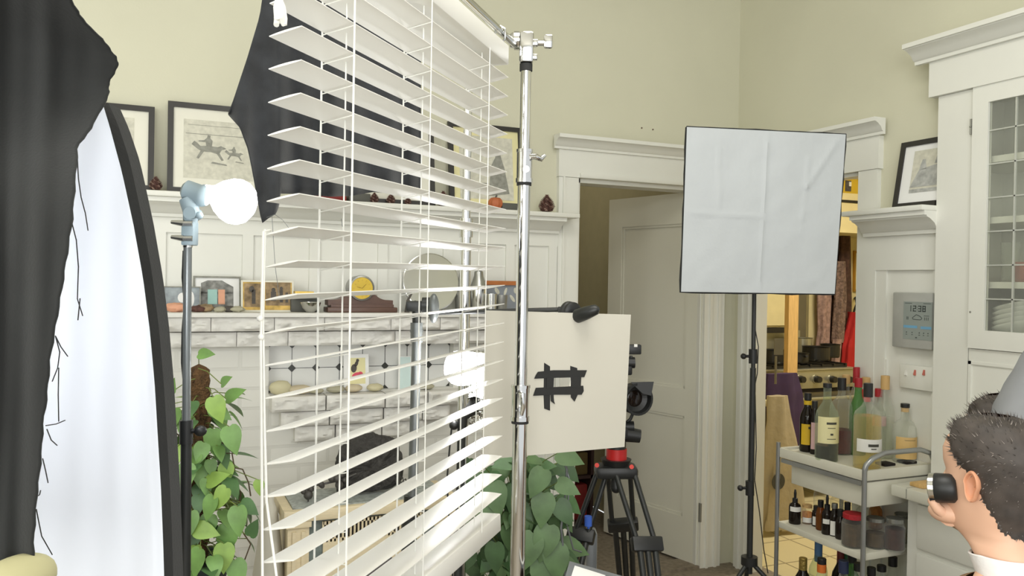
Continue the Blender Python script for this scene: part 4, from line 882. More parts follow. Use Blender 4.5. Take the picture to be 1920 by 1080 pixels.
# ================================================================== PLANTS
HL = [(0, 0), (-.06, .16), (-.02, .33), (.10, .45), (.25, .50), (.42, .46), (.6, .36), (.78, .21), (.92, .07), (1, 0)]
def leaf(mb, p, dv, nv, L, mi):
    dv = dv.normalized(); nv = (nv-dv*nv.dot(dv)).normalized(); sv = dv.cross(nv); W = L*.72; mid = []; lf = []; rt = []
    for i, (t, ww) in enumerate(HL):
        base = p+dv*(L*t)-nv*(L*.22*t*t); mid.append(p+dv*(L*max(t, 0 if i else 0))-nv*(L*.22*t*t)); lf.append(base+sv*(W*ww)+nv*(L*.07*ww)); rt.append(base-sv*(W*ww)+nv*(L*.07*ww))
    n = len(HL); o = [m+nv*0 for m in mid]; fs = []
    for i in range(n-1): fs += [(i, i+1, n+i+1, n+i), (i, 2*n+i, 2*n+i+1, i+1)]
    mb.add(mid+lf+rt, fs, mi)
def pothos(name, lb, base, pot_r, pot_h, pole_top, mats, spots, seed, moss=True, L0=.075, potz=None):
    random.seed(seed); root = thing(name, lb, 'plant', base)
    b = Vector(base); mb = MB(); mb.lathe([(pot_r*.72, 0), (pot_r, pot_h*.95), (pot_r*1.08, pot_h*.95), (pot_r*1.08, pot_h), (pot_r*.95, pot_h), (pot_r*.92, pot_h*.9), (0, pot_h*.9)], b, seg=28); mb.build('pot', 'pot', root)
    if moss:
        rows = []
        H = pole_top.z-b.z-pot_h*.85
        for j in range(60):
            row = []
            for k in range(20):
                a = 2*math.pi*k/20; z = j/59; r = .032*(1+.5*noise.noise(Vector((math.cos(a)*2.5, math.sin(a)*2.5, z*H*34)))+.2*noise.noise(Vector((math.cos(a)*9, math.sin(a)*9, z*H*90))))*(1 if j < 57 else [.9, .6, .0][j-57]); row.append(Vector((pole_top.x+r*math.cos(a), pole_top.y+r*math.sin(a), b.z+pot_h*.85+H*z)))
            rows.append(row)
        MB().grid(rows, closed=True).build('moss_pole', 'moss', root)
    ml = MB(); ms = MB()
    for (p, dv, nv, L, mi, org) in spots(b, root):
        leaf(ml, p, dv, nv, L, mi)
        if org is not None: ms.tube([org, (org+p)/2+Vector((0, 0, .012)), p], .0016, 5)
    ml.build('foliage', mats, root, smooth=True); ms.build('stems', 'stem', root)
    return root
pdp = 2.62; pt = P(373, 682, pdp)
def spots1(b, root):
    out = []
    man = [(372, 664, .055, (1, .1), 0), (400, 745, .085, (.35, -.9), 1), (424, 748, .07, (.8, .5), 0), (350, 780, .08, (.1, -1), 0), (396, 762, .075, (.7, -.4), 0), (400, 805, .085, (0, -1), 0), (430, 800, .09, (.35, -1), 0), (382, 830, .07, (-.1, -.9), 0), (330, 765, .08, (-.3, -1), 0), (322, 735, .05, (.2, .8), 0), (424, 868, .07, (.05, -1), 1), (375, 850, .07, (-.5, -.3), 0), (394, 862, .055, (.2, -.8), 0), (388, 905, .075, (.8, .4), 1), (400, 930, .08, (-.3, -.9), 0), (425, 915, .08, (-.5, -.8), 1), (446, 950, .09, (.1, -1), 0), (452, 942, .07, (.9, -.4), 2), (395, 965, .08, (-.2, -.8), 0), (430, 985, .10, (-.2, -1), 0), (420, 1020, .09, (.1, -1), 1), (375, 1030, .09, (-.3, -1), 0), (468, 1005, .06, (.3, .6), 2), (330, 840, .07, (-.1, -1), 1), (325, 900, .07, (.5, -.8), 0), (330, 960, .06, (-.5, -.5), 0), (485, 900, .05, (.1, -1), 1), (340, 1000, .07, (-.6, -.4), 0), (365, 990, .08, (.9, -.2), 1), (440, 1050, .09, (.3, -.9), 0), (335, 1040, .08, (-.3, -.9), 2), (350, 870, .08, (.1, -1), 0), (415, 720, .05, (.5, .4), 0)]
    for (x, y, L, (dx, dy), mi) in man:
        p = P(x, y, pdp-random.uniform(.06, .16)); dv = RT*dx+UP*dy-fw*random.uniform(.1, .5); nv = -fw+UP*.55+RT*random.uniform(-.5, .5); org = Vector((pt.x, pt.y, p.z))+UP*random.uniform(-.03, .04)+RT*random.uniform(-.02, .03)
        out.append((p, dv, nv, L, mi, org if abs(y-664) > 2 else pt+UP*0))
    for i in range(150):
        y = random.uniform(735, 1110); a = random.uniform(0, 2*math.pi); r = random.uniform(.04, .13)*(1+.25*(y > 900)); c = P(375, y, pdp); p = Vector((c.x, c.y, c.z))+RT*math.cos(a)*r+Vector((fw.x, fw.y, 0))*math.sin(a)*r
        d = RT*math.cos(a)*.6+fw*math.sin(a)*.6+UP*random.uniform(-1.3, .1); out.append((p, d, UP*.6+RT*math.cos(a)*.8+fw*math.sin(a)*.8, random.uniform(.05, .085), random.choice([0, 0, 1, 2, 2]), c))
    return out
pb_ = Vector((pt.x, pt.y, zpx(373, 1130, pdp)))
pl = pothos('potted_pothos', 'climbing potted pothos on a brown moss pole beside the fireplace', pb_, .105, .14, pt, ['leaf', 'leaf_b', 'leaf_c'], spots1, 11)
mb = MB()
for pts in (((405, 830), (420, 850), (435, 850), (440, 880), (430, 900)), ((430, 875), (455, 880), (466, 905), (470, 930)), ((400, 820), (425, 835), (440, 820)), ((440, 900), (452, 925), (445, 960)), ((450, 990), (470, 1020), (455, 1060)), ((310, 820), (330, 812), (345, 825))): mb.tube([P(x, y, pdp-.05) for x, y in pts], .0022, 6)
mb.build('bare_vines', 'vine', pl)
stz = pb_.z
ps = thing('plant_stand', 'low dark stand hidden under the climbing pothos pot', 'stand', (pb_.x, pb_.y, 0)); MB().bb(pb_.x-.12, pb_.x+.12, pb_.y-.12, pb_.y+.12, stz-.025, stz-.001).build('top', 'darkwood', ps)
for sx in (-1, 1):
    for sy in (-1, 1): MB().bb(pb_.x+sx*.1-.012, pb_.x+sx*.1+.012, pb_.y+sy*.1-.012, pb_.y+sy*.1+.012, 0, stz-.025).build('leg', 'darkwood', ps)
pd2 = 2.75; pc2 = P(975, 1000, pd2)
def spots2(b, root):
    out = []
    for i in range(260):
        x = random.gauss(965, 48); y = random.uniform(858, 1130)
        if x < 875+max(0, (1000-y)*.15) or x > 1062: continue
        p = P(x, y, pd2+random.uniform(-.14, .16)); dx = (x-965)/70+random.uniform(-.5, .5); d = RT*dx+UP*random.uniform(-1.2, .3)-fw*random.uniform(-.2, .6)
        c = P(965+(x-965)*.3, y+60, pd2); out.append((p, d, -fw*.7+UP*.7+RT*random.uniform(-.6, .6), random.uniform(.06, .1), random.choice([0, 0, 1, 1, 2]), c))
    for (x, y, L, (dx, dy), mi) in ((1045, 850, .09, (.9, -.25), 1), (1020, 880, .10, (-.5, -.9), 1), (1045, 905, .08, (.8, -.3), 1), (1020, 925, .11, (-.1, -1), 1), (1045, 940, .09, (.6, -.9), 0), (1030, 985, .12, (-.3, -1), 1), (1040, 1020, .12, (.1, -1), 1), (900, 890, .1, (-.6, -.4), 0), (925, 905, .11, (.2, -1), 1), (915, 940, .10, (.1, -1), 1), (1000, 1000, .12, (-.3, -1), 1), (880, 860, .06, (-.2, -1), 0), (1015, 1050, .12, (.2, -1), 1)):
        out.append((P(x, y, pd2-.17), RT*dx+UP*dy-fw*.3, -fw+UP*.5, L, mi, P(965+(x-965)*.4, y+40, pd2)))
    return out
pothos('potted_pothos', 'bushy dark green potted pothos behind the lower right end of the blind', Vector((pc2.x, pc2.y, zpx(975, 1200, pd2)-.02)), .12, .2, pc2, ['leaf_d', 'leaf_e', 'leaf_c'], spots2, 5, moss=False)
pz2 = zpx(975, 1200, pd2)-.02
ps = thing('plant_stand', 'low dark stand under the bushy pothos pot', 'stand', (pc2.x, pc2.y, 0)); MB().cyl((pc2.x, pc2.y, pz2-.025), (pc2.x, pc2.y, pz2-.001), .12, seg=24).build('top', 'darkwood', ps); MB().cyl((pc2.x, pc2.y, 0), (pc2.x, pc2.y, pz2-.025), .05, .04).build('column', 'darkwood', ps)
mb = MB().tube([P(1048, 845, 2.62), P(1063, 880, 2.6), P(1060, 930, 2.6), P(1052, 990, 2.58), P(1058, 1050, 2.58), P(1062, 1120, 2.58)], .004, 8).tube([P(1052, 845, 2.62), P(1068, 900, 2.6), P(1062, 980, 2.6), P(1075, 1030, 2.6), P(1090, 1035, 2.62)], .003, 8)
o = mb.build('cable', 'grey_metal', None, P(1060, 1100, 2.58)); tag(o, 'grey cables hanging from the taped board beside the bushy plant', 'cable')

# ================================================================== CREAM ELECTRIC STOVE AND SCULPTURE
EY = 2.95; ex0, ex1 = onY(540, 957, EY).x, onY(852, 950, EY).x; ez = onY(550, 958, EY).z; ed = .26
st_ = thing('electric_fireplace', 'small cream wooden electric fireplace with grey marble top in front of the hearth', 'fireplace', ((ex0+ex1)/2, EY+.13, 0))
mb = MB(); mb.bb(ex0-.015, ex1+.015, EY-.012, EY+.02, ez-.04, ez, bev=.004); mb.bb(ex0-.015, ex0+.02, EY+.02, EY+ed, ez-.04, ez, bev=.003); mb.bb(ex1-.02, ex1+.015, EY+.02, EY+ed, ez-.04, ez, bev=.003); mb.build('top_moulding', 'creamwood', st_)
MB().bb(ex0+.02, ex1-.02, EY+.02, EY+ed, ez-.03, ez+.004).build('marble_top', 'granite', st_)
for s_ in (0, 1):
    x = ex0 if s_ == 0 else ex1-.075
    mb = MB(); mb.bb(x, x+.075, EY, EY+.04, .08, ez-.055); mb.bb(x+.015, x+.028, EY-.008, EY, .09, ez-.075); mb.bb(x+.047, x+.06, EY-.008, EY, .09, ez-.075); mb.bb(x-.006, x+.081, EY-.01, EY+.04, ez-.06, ez-.04); mb.bb(x-.006, x+.081, EY-.01, EY+.04, 0, .08); mb.build('pilaster', 'creamwood', st_)
MB().bb(ex0+.075, ex1-.075, EY+.014, EY+.03, 0, ez-.045).build('marble_slip', 'marbledark', st_)
gx0, gx1 = ex0+.125, ex1-.125; gz1 = ez-.05; gz0 = gz1-.075; ay = EY+.004
mb = MB(); n = 26; pitch = (gx1-gx0)/n
mb.bb(gx0, gx1, ay, ay+.008, gz1-.012, gz1); mb.bb(gx0, gx1, ay, ay+.008, gz0-.02, gz0+.01)
for i in range(n+1): mb.bb(gx0+pitch*i-pitch*.22, gx0+pitch*i+pitch*.22, ay, ay+.008, gz0, gz1)
mb.build('vent_grille', 'creamwood', st_); MB().bb(gx0, gx1, ay+.008, ay+.01, gz0, gz1).build('vent_cavity', 'cavity', st_)
arc = [(gx0+.06, 0)]; axm = (gx0+gx1)/2; aw = (gx1-gx0)/2-.06; az = gz0-.20
arc = [(axm-aw, 0), (axm-aw, az)]+[(axm-aw*math.cos(t), az+.14*math.sin(t)) for t in [math.pi*i/16 for i in range(1, 16)]]+[(axm+aw, az), (axm+aw, 0)]
out_ = [(gx0, 0), (gx0, gz0-.02), (gx1, gz0-.02), (gx1, 0)]
mb = MB()
top = arc[1:-1]; k = len(top)
for i in range(k-1): mb.prism([(top[i][0], ay, top[i][1]), (top[i+1][0], ay, top[i+1][1]), (top[i+1][0], ay, gz0-.02), (top[i][0], ay, gz0-.02)], (0, .008, 0))
mb.bb(gx0, axm-aw, ay, ay+.008, 0, gz0-.02); mb.bb(axm+aw, gx1, ay, ay+.008, 0, gz0-.02); mb.build('arched_surround', 'creamwood', st_)
MB().prism([(x, ay+.008, z) for x, z in arc], (0, .004, 0)).build('firebox_screen', 'firebox', st_)
MB().bb(ex0+.005, ex1-.005, EY+.03, EY+ed-.01, 0, ez-.04).build('carcass', 'creamwood', st_)
# rugged stone
sp_ = []; sc = thing('rock_sculpture', 'rugged dark coral stone with a jagged rim on the cream fireplace top', 'sculpture', (onY(695, 945, EY+.14).x, EY+.14, ez+.004))
so = onY(692, 950, EY+.14); so.z = ez+.004
prof = [(-62, -8), (-66, 30), (-64, 60), (-58, 82), (-40, 96), (-18, 106), (6, 108), (20, 102), (42, 98), (52, 92), (56, 76), (64, 60), (68, 34), (62, 10), (40, -2), (0, -6), (-40, -4)]
px2 = 3.05/FPX; pp = [(x*px2, max(0, (z+8))*px2) for x, z in prof]
mb = MB(); nn = 48; cen = (0, .1); rows = []
for l in range(9):
    t = l/8; dy = (-1+2*t)*.035; k = 1-.22*abs(2*t-1)**3; row = []
    for i in range(nn):
        q = i/nn*len(pp); a = pp[int(q)]; b = pp[(int(q)+1) % len(pp)]; f = q-int(q); x = a[0]*(1-f)+b[0]*f; z = a[1]*(1-f)+b[1]*f; nz = 1+.06*noise.noise(Vector((i*.9, l*.8, 2)))+.03*noise.noise(Vector((i*2.2, l*1.4, 8)))
        row.append(Vector((so.x+(x-cen[0])*k*nz+cen[0], so.y+dy, max(so.z, so.z+cen[1]+(z-cen[1])*k*nz))))
    rows.append(row)
mb.grid(rows, closed=True)
for r_ in (rows[0], rows[-1]):
    sgn = -1 if r_ is rows[0] else 1; prev = r_
    for k in (.66, .33, .06):
        nr = []
        for i, p in enumerate(r_): c = Vector((so.x, p.y, so.z+.1)); q = c+(p-c)*k; q.y += sgn*(.012*(1-k)+.016*noise.noise(Vector((q.x*45, q.z*45, sgn)))); nr.append(q)
        mb.grid([prev, nr], closed=True); prev = nr
    mb.f.append(tuple(range(len(mb.v)-nn, len(mb.v)))); mb.mi.append(0)
mb.build('stone', 'lavastone', sc, smooth=False, merge=1e-6)
sw = thing('iron_berry_branch', 'dark metal branch with round berries left of the rugged stone', 'ornament', (onY(600, 935, EY+.1).x, EY+.1, ez+.004))
e_ = lambda x, y, yy=.10: onY(x, y, EY+yy)
MB().tube([e_(566, 924), e_(590, 910), e_(612, 906), e_(640, 900), e_(668, 888)], .004, 8).build('twig', 'ironball', sw)
mb = MB()
for x, y, r in ((569, 922, 5), (578, 928, 9), (583, 917, 6), (602, 908, 6), (604, 911, 5), (622, 897, 7), (632, 897, 8), (636, 909, 8), (640, 890, 6), (646, 900, 5)): mb.ball(e_(x, y, .09), r*3.0/FPX, seg=12)
mb.build('berries', 'ironball', sw, smooth=True)
mb = MB()
for x, y in ((578, 931), (636, 915)): p = e_(x, y, .09); mb.tube([p, Vector((p.x, p.y, ez+.004))], .003, 6)
mb.build('feet', 'ironball', sw)
tw_ = MB().tube([e_(742, 890), e_(752, 905), e_(760, 898), e_(768, 915)], .003, 6).tube([e_(748, 880), e_(745, 900), e_(752, 930)], [.006, .01, .003], 6).tube([e_(760, 930), e_(768, 915), e_(778, 925), e_(770, 940)], .002, 6).tube([e_(755, 895), e_(760, 920), e_(752, 952)], .002, 6)
o = tw_.build('wire_ornament', 'ironball', None, (e_(752, 940).x, EY+.1, ez)); tag(o, 'small dark wire ornament right of the rugged stone', 'ornament')
# pale sack left of the stove
bx_ = onY(506, 960, EY+.12); hz_ = onY(520, 925, EY+.12).z
rows = []
for j in range(14):
    t = j/13; r = .075*math.sin(math.pi*min(1, .18+t*.82))**.5 if j < 13 else .004; row = []
    for k in range(22):
        a = 2*math.pi*k/22; n = 1+.2*noise.noise(Vector((math.cos(a)*1.5, math.sin(a)*1.5, t*4))); row.append(Vector((bx_.x+r*n*math.cos(a)*.75, EY+.12+r*n*math.sin(a), hz_*t)))
    rows.append(row)
o = MB().grid(rows, closed=True).build('sack', 'foam', None, (bx_.x, EY+.12, 0), smooth=True); tag(o, 'pale slumped sack between the climbing plant and the cream fireplace', 'sack')
# ================================================================== KITCHEN
SY = 4.5; sx0, sx1 = onY(1395, 700, SY).x, onY(1602, 690, SY).x; sz = onY(1520, 691, SY).z
stv = thing('stove', 'stainless steel kitchen range with black knobs seen through the doorway', 'stove', ((sx0+sx1)/2, SY+.3, 0))
mb = MB(); mb.bb(sx0, sx1, SY+.03, SY+.62, .1, sz-.02); mb.bb(sx0, sx1, SY-.02, SY+.03, sz-.14, sz-.012, bev=.004); mb.bb(sx0, sx1, SY-.03, SY+.62, sz-.012, sz, bev=.004); mb.build('body', 'steel', stv)
mb = MB(); mb.bb(sx0, sx1, SY+.0, SY+.03, .18, sz-.17); mb.build('oven_door', 'steeldark', stv)
mb = MB(); mb.cyl((sx0+.04, SY-.04, sz-.21), (sx1-.04, SY-.04, sz-.21), .012); mb.cyl((sx0+.08, SY-.04, sz-.21), (sx0+.08, SY, sz-.21), .008); mb.cyl((sx1-.08, SY-.04, sz-.21), (sx1-.08, SY, sz-.21), .008); mb.build('oven_handle', 'steel', stv)
MB().bb(sx0, sx1, SY-.005, SY+.03, sz-.168, sz-.145).build('gap', 'cavity', stv)
for px in (1437, 1468, 1500, 1530, 1559, 1588):
    c = onY(px, 711, SY-.02); mb = MB(); mb.cyl(c, c+Vector((0, -.006, 0)), .034, seg=20); mb.build('knob_bezel', 'steel', stv); mb = MB(); mb.cyl(c+Vector((0, -.006, 0)), c+Vector((0, -.04, 0)), .026, .022, 18); mb.build('knob', 'knobblack', stv)
mb = MB()
for i in range(9): x = sx0+.06+(sx1-sx0-.12)*i/8; mb.bb(x-.008, x+.008, SY+.02, SY+.58, sz+.012, sz+.028)
for y in (.04, .3, .56): mb.bb(sx0+.04, sx1-.04, SY+y-.008, SY+y+.008, sz, sz+.02)
mb.build('grate', 'knobblack', stv)
def pot_(name, lb, px, y, r, h, m, handle=None, zb=None):
    c = onY(px, 670, y); z = sz+.028; root = thing(name, lb, 'pot', (c.x, y, z)); b = Vector((c.x, y, z))
    MB().lathe([(0, 0), (r*.92, 0), (r, .012), (r, h), (r+.006, h+.004), (r-.004, h), (r-.004, .012), (0, .008)], b, seg=28).build('vessel', m, root, smooth=False)
    if handle: MB().tube([b+Vector((0, -r, h*.8)), b+Vector((handle[0]*.5, -r+handle[1]*.5, h*.9)), b+Vector((handle[0], -r+handle[1], h*.95))], .009, 8).build('handle', 'knobblack', root)
    return root
pot_('saucepan', 'tall steel pot on the stove behind the wooden post', 1505, SY+.50, .07, .15, 'steel')
pot_('saucepan', 'black pan at the left of the stove beside the wooden post', 1497, SY+.11, .07, .07, 'knobblack', (-.08, -.1))
pot_('wok', 'wide black pan in the middle of the stove', 1530, SY+.27, .10, .10, 'knobblack')
pot_('saucepan', 'dark steel pan at the right of the stove below the scarf', 1556, SY+.45, .075, .10, 'knobblack')
pot_('saucepan', 'dark saucepan at the far left of the stove', 1452, SY+.2, .09, .09, 'knobblack')
# utensil (spatula) held upright at left
mb = MB(); mb.tube([P(1454, 720, 5.0), P(1455, 668, 5.0)], .007, 8); mb.box(P(1460, 650, 5.0), (.055, .006, .10), Rg); o = mb.build('spatula', 'steeldark', None, P(1454, 720, 5.0)); tag(o, 'grey metal spatula standing upright left of the wooden post', 'spatula')
# cream cabinet, left rear, with counter appliance
kc = thing('kitchen_cabinet', 'cream kitchen wall cabinet behind the softbox stand', 'cabinet', (4.0, 5.2, 0)); cx0, cx1 = onY(1420, 600, 5.1).x, onY(1474, 600, 5.1).x; zb = onY(1450, 610, 5.1).z
mb = MB(); mb.bb(cx0-.3, cx1, 5.1, 5.349, zb-.015, 1.88); mb.build('carcass', 'kitchen_cream', kc); MB().bb(cx0+.02, cx1-.01, 5.085, 5.1, zb, 1.86).build('door', 'kitchen_cream', kc)
MB().bb(cx0-.3, cx1+.02, 5.09, 5.3, zb-.06, zb-.02).build('range_hood_slot', 'knobblack', kc)
a = onY(1420, 640, 5.15); b = onY(1478, 618, 5.15); o = MB().bb(a.x, onY(1500, 640, 5.15).x, 5.15, 5.348, onY(1450, 660, 5.15).z, onY(1450, 620, 5.15).z).build('backsplash_shelf', 'steel', None, (a.x, 5.15, 0)); tag(o, 'brushed steel shelf panel on the kitchen wall behind the stove', 'shelf'); 
# tall dark appliance strip and cream casing
a = onY(1490, 600, 5.2); b = onY(1508, 600, 5.2); o = MB().bb(a.x-.02, b.x, 5.18, 5.349, sz+.1, 1.87).build('glass_cabinet', 'steeldark', None, (a.x, 5.2, sz+.1)); tag(o, 'narrow dark cabinet on the kitchen wall right of the wooden post', 'cabinet')
a = onY(1508, 600, 5.3); b = onY(1527, 600, 5.3); mb = MB().bb(a.x, b.x, 5.25, 5.349, 0, 2.6); struct(mb, 'trim_6', 'kitchen_cream')
# dark recess with scarves
a = onY(1527, 600, 5.32); b = onY(1592, 600, 5.32); mb = MB().bb(a.x, b.x, 5.33, 5.349, 0, 2.3); struct(mb, 'door_2', 'darkdoor')
a = onY(1572, 600, 5.28); rk = MB().cyl((onY(1530, 600, 5.25).x, 5.26, 2.0), (onY(1592, 600, 5.25).x, 5.26, 2.0), .012).build('coat_rail', 'darkdoor', None, (a.x, 5.26, 2.0)); tag(rk, 'dark rail holding the scarves in the kitchen recess', 'rail')
def hang(name, lb, cat, pts, y, m, d0=.03, amp=.012, parent=None):
    """hanging cloth: list of (py, pxl, pxr)"""
    rows = []; ys = [p[0] for p in pts]
    for j in range(31):
        py = ys[0]+(ys[-1]-ys[0])*j/30; l = lerp(ys, [p[1] for p in pts], py); r = lerp(ys, [p[2] for p in pts], py)
        c0 = onY(l, py, y); c1 = onY(r, py, y); c = (c0+c1)/2; hw = (c1.x-c0.x)/2; row = []
        for k in range(28):
            a = 2*math.pi*k/28; n = 1+.16*math.sin(a*5+py*.02)+.1*noise.noise(Vector((math.cos(a)*2, math.sin(a)*2, py*.03))); row.append(Vector((c.x+hw*math.cos(a)*min(1.08, n), y+d0*math.sin(a)*n, c.z)))
        rows.append(row)
    mb = MB().grid(rows, closed=True); n = 28; mb.f += [tuple(range(n)), tuple(range(len(mb.v)-n, len(mb.v)))]; mb.mi += [0, 0]
    o = mb.build(name, m, parent, None if parent else (onY(pts[-1][1], pts[-1][0], y).x, y, onY(pts[-1][1], pts[-1][0], y).z), smooth=True)
    if not parent: tag(o, lb, cat)
    return o
hang('scarf', 'pinkish knitted scarf hanging left in the dark kitchen recess', 'scarf', [(470, 1536, 1552), (560, 1533, 1556), (620, 1535, 1553), (660, 1530, 1553)], 5.18, 'pinkscarf', .04)
hang('scarf', 'grey tweed scarf hanging right of the pink one in the recess', 'scarf', [(490, 1568, 1582), (560, 1566, 1584), (640, 1561, 1579), (642, 1562, 1577)], 5.12, 'tweed', .04)
hang('scarf', 'dull pink scarf end hanging below the grey tweed scarf', 'scarf', [(636, 1563, 1576), (680, 1561, 1572)], 5.1, 'pinkscarf', .03)
hang('coat', 'dark brown coat hanging behind the scarves', 'coat', [(442, 1574, 1591), (520, 1572, 1592), (600, 1550, 1594), (660, 1548, 1590)], 5.24, 'brownscarf', .05)
hang('shopping_bag', 'red cloth bag hanging from a hook right of the scarves', 'bag', [(585, 1597, 1602), (612, 1590, 1611), (650, 1582, 1613), (688, 1580, 1614)], 5.10, 'redcloth', .05)
mb = MB(); mb.tube([onY(1602, 560, 5.34), onY(1604, 558, 5.28), onY(1606, 570, 5.25), onY(1603, 578, 5.24), onY(1600, 588, 5.23)], .009, 8); o = mb.build('wall_hook', 'knobblack', None, onY(1603, 570, 5.34)); tag(o, 'black hook on the kitchen wall above the red bag', 'hook')
root, o, ux, uz = picframe('framed_picture', 'small gold framed picture on the kitchen wall by the doorway', 'picture', 1601, 1640, 471, 547, 5.33, onY(1605, 547, 5.33).z, .02, 'gold', 'label_cream', .005, .015)
flat(root, 'print', 'darkart', o, ux, uz, [rect(.25, .5, .2, .7)])
# shelf over the kitchen with yellow picture tin
a = onY(1560, 400, 4.9); zt = onY(1600, 363, 4.9).z; zm = onY(1600, 378, 4.9).z; zl = onY(1600, 437, 4.9).z
ks = thing('high_shelf', 'cream kitchen soffit shelf above the recess carrying the yellow tin', 'shelf', (5.2, 5.1, zl)); MB().bb(onY(1480, 400, 4.9).x, 5.7, 4.9, 5.349, zl, zt).build('boxed_shelf', 'kitchen_cream', ks); MB().bb(onY(1480, 400, 4.9).x, 5.7, 4.892, 4.9, zm-.012, zm+.008).build('dark_rail', 'knobblack', ks)
a = onY(1574, 362, 4.93); b = onY(1614, 362, 4.93); tn = thing('tin_box', 'yellow tin box with a pictured side on the high kitchen shelf', 'box', ((a.x+b.x)/2, 5.02, zt)); zh = onY(1600, 336, 4.93).z
MB().bb(a.x, b.x, 4.93, 5.15, zt, zh).build('body', 'yellowbox', tn); mb = MB(); x = onY(1590, 350, 4.93).x; mb.bb(x-.03, x+.03, 4.926, 4.93, zt+.02, zh-.015); mb.build('picture_panel', 'darkart', tn); MB().bb(x+.005, x+.028, 4.922, 4.926, zt+.06, zh-.025).build('white_patch', 'label_white', tn)
# wooden post
a = onY(1471, 800, 4.35); b = onY(1489, 800, 4.35)
o = MB().bb(a.x, b.x, 4.33, 4.37, 0, 2.15).build('wooden_post', 'pine', None, ((a.x+b.x)/2, 4.35, 0)); tag(o, 'bare pine post standing in the kitchen in front of the stove', 'post')
# chair with coat and purple cloth
CYd = 4.0; cb = onY(1430, 750, CYd); ce = onY(1468, 748, CYd); zc2 = cb.z
chh = thing('kitchen_chair', 'cream wooden chair draped with the beige apron in the kitchen', 'chair', ((cb.x+ce.x)/2, CYd, 0))
cxl = ce.x-.42
MB().bb(cxl, ce.x, CYd-.012, CYd+.012, zc2-.04, zc2, bev=.004).build('top_rail', 'kitchen_cream', chh)
for x in (cxl, ce.x-.03): MB().bb(x, x+.03, CYd-.015, CYd+.015, 0, zc2-.03).build('leg', 'kitchen_cream', chh)
for x in (cxl, ce.x-.03): MB().bb(x, x+.03, CYd+.36, CYd+.39, 0, .44).build('leg', 'kitchen_cream', chh)
MB().bb(cxl, ce.x, CYd+.02, CYd+.4, .44, .47).build('seat', 'kitchen_cream', chh)
hang('apron', 'beige canvas apron with a round logo hanging on the kitchen chair', 'apron', [(742, 1440, 1474), (780, 1438, 1480), (850, 1434, 1496), (930, 1429, 1507), (985, 1427, 1512), (990, 1429, 1510)], CYd-.06, 'beige', .035)
ap = [o for o in COL.objects if o.name.startswith('apron')][0]
lc_ = onY(1459, 903, CYd-.105); mb = MB(); mb.lathe([(.047, 0), (.05, .001), (.05, .003), (.047, .003)], lc_, axis_R((0, -1, 0)), 28)
for dx, sh in ((-.016, 'S'), (.012, 'I')):
    c = lc_+Vector((dx, -.002, 0))
    if sh == 'I': mb.box(c, (.006, .002, .04))
    else: mb.tube([c+Vector(q) for q in ((.01, 0, .016), (0, 0, .02), (-.01, 0, .012), (0, 0, 0), (.01, 0, -.012), (0, 0, -.02), (-.01, 0, -.016))], .0028, 6)
mb.build('round_logo', 'ink', ap)
hang('jacket', 'dark purple jacket hanging behind the wooden post', 'jacket', [(700, 1437, 1492), (740, 1434, 1502), (790, 1438, 1506), (860, 1455, 1510), (905, 1500, 1536), (912, 1504, 1532)], CYd+.05, 'purple', .03)

# ================================================================== DRINKS TROLLEY
CX0, CX1, CY0, CY1 = 2.53, 2.905, 2.36, 2.84
TZ, SZ, BZ = .80, .487, .12
cart = thing('drinks_trolley', 'white drinks trolley with grey tube frame beside the kitchen doorway', 'trolley', ((CX0+CX1)/2, (CY0+CY1)/2, 0))
mb = MB(); mb.bb(CX0+.004, CX1-.004, CY0+.004, CY1-.004, TZ-.012, TZ); mb.bb(CX0, CX0+.012, CY0, CY1, TZ-.03, TZ+.012, bev=.003); mb.bb(CX0, CX1, CY0, CY0+.012, TZ-.03, TZ+.012, bev=.003); mb.bb(CX1-.012, CX1, CY0, CY1, TZ-.03, TZ+.012, bev=.003); mb.bb(CX0, CX1, CY1-.012, CY1, TZ-.03, TZ+.012, bev=.003); mb.build('top_tray', 'cartwhite', cart)
dr = MB().bb(CX0+.02, CX1-.01, CY0+.006, CY1-.06, TZ-.135, TZ-.036, bev=.004).build('drawer', 'cartwhite', cart); MB().bb((CX0+CX1)/2+.02, (CX0+CX1)/2+.13, CY0+.004, CY0+.008, TZ-.07, TZ-.057).build('drawer_pull_slot', 'cavity', dr)
for z, nm in ((SZ, 'middle_shelf'), (BZ, 'bottom_shelf')): MB().bb(CX0+.004, CX1, CY0+.004, CY1-.004, z-.028, z, bev=.003).build(nm, 'cartwhite', cart)
for x, y in ((CX0, CY0), (CX0, CY1), (CX1, CY0), (CX1, CY1)):
    top = TZ+.035 if y == CY1 else TZ+.02
    mb = MB().tube([(x, y, .06), (x, y, top)], .0095, 12); lg = mb.build('upright', 'carttube', cart); MB().lathe([(0, -.018), (.02, -.018), (.024, 0), (.02, .018), (0, .018)], (x, y, .026), axis_R((1, 0, 0)), 16).build('castor', 'rubber', lg)
h = MB().tube([(CX0, CY0, TZ+.015), (CX0+.003, CY0-.004, TZ+.035), (CX0+.03, CY0-.01, TZ+.06), (CX0+.09, CY0-.012, TZ+.078), (CX1-.09, CY0-.012, TZ+.078), (CX1-.03, CY0-.01, TZ+.06), (CX1, CY0, TZ+.03)], .0105, 12).build('push_handle', 'carttube', cart, smooth=True)
MB().bb(CX0-.002, CX0+.006, CY0+.02, CY1-.02, TZ-.05, TZ-.032).build('side_rail', 'carttube', cart)
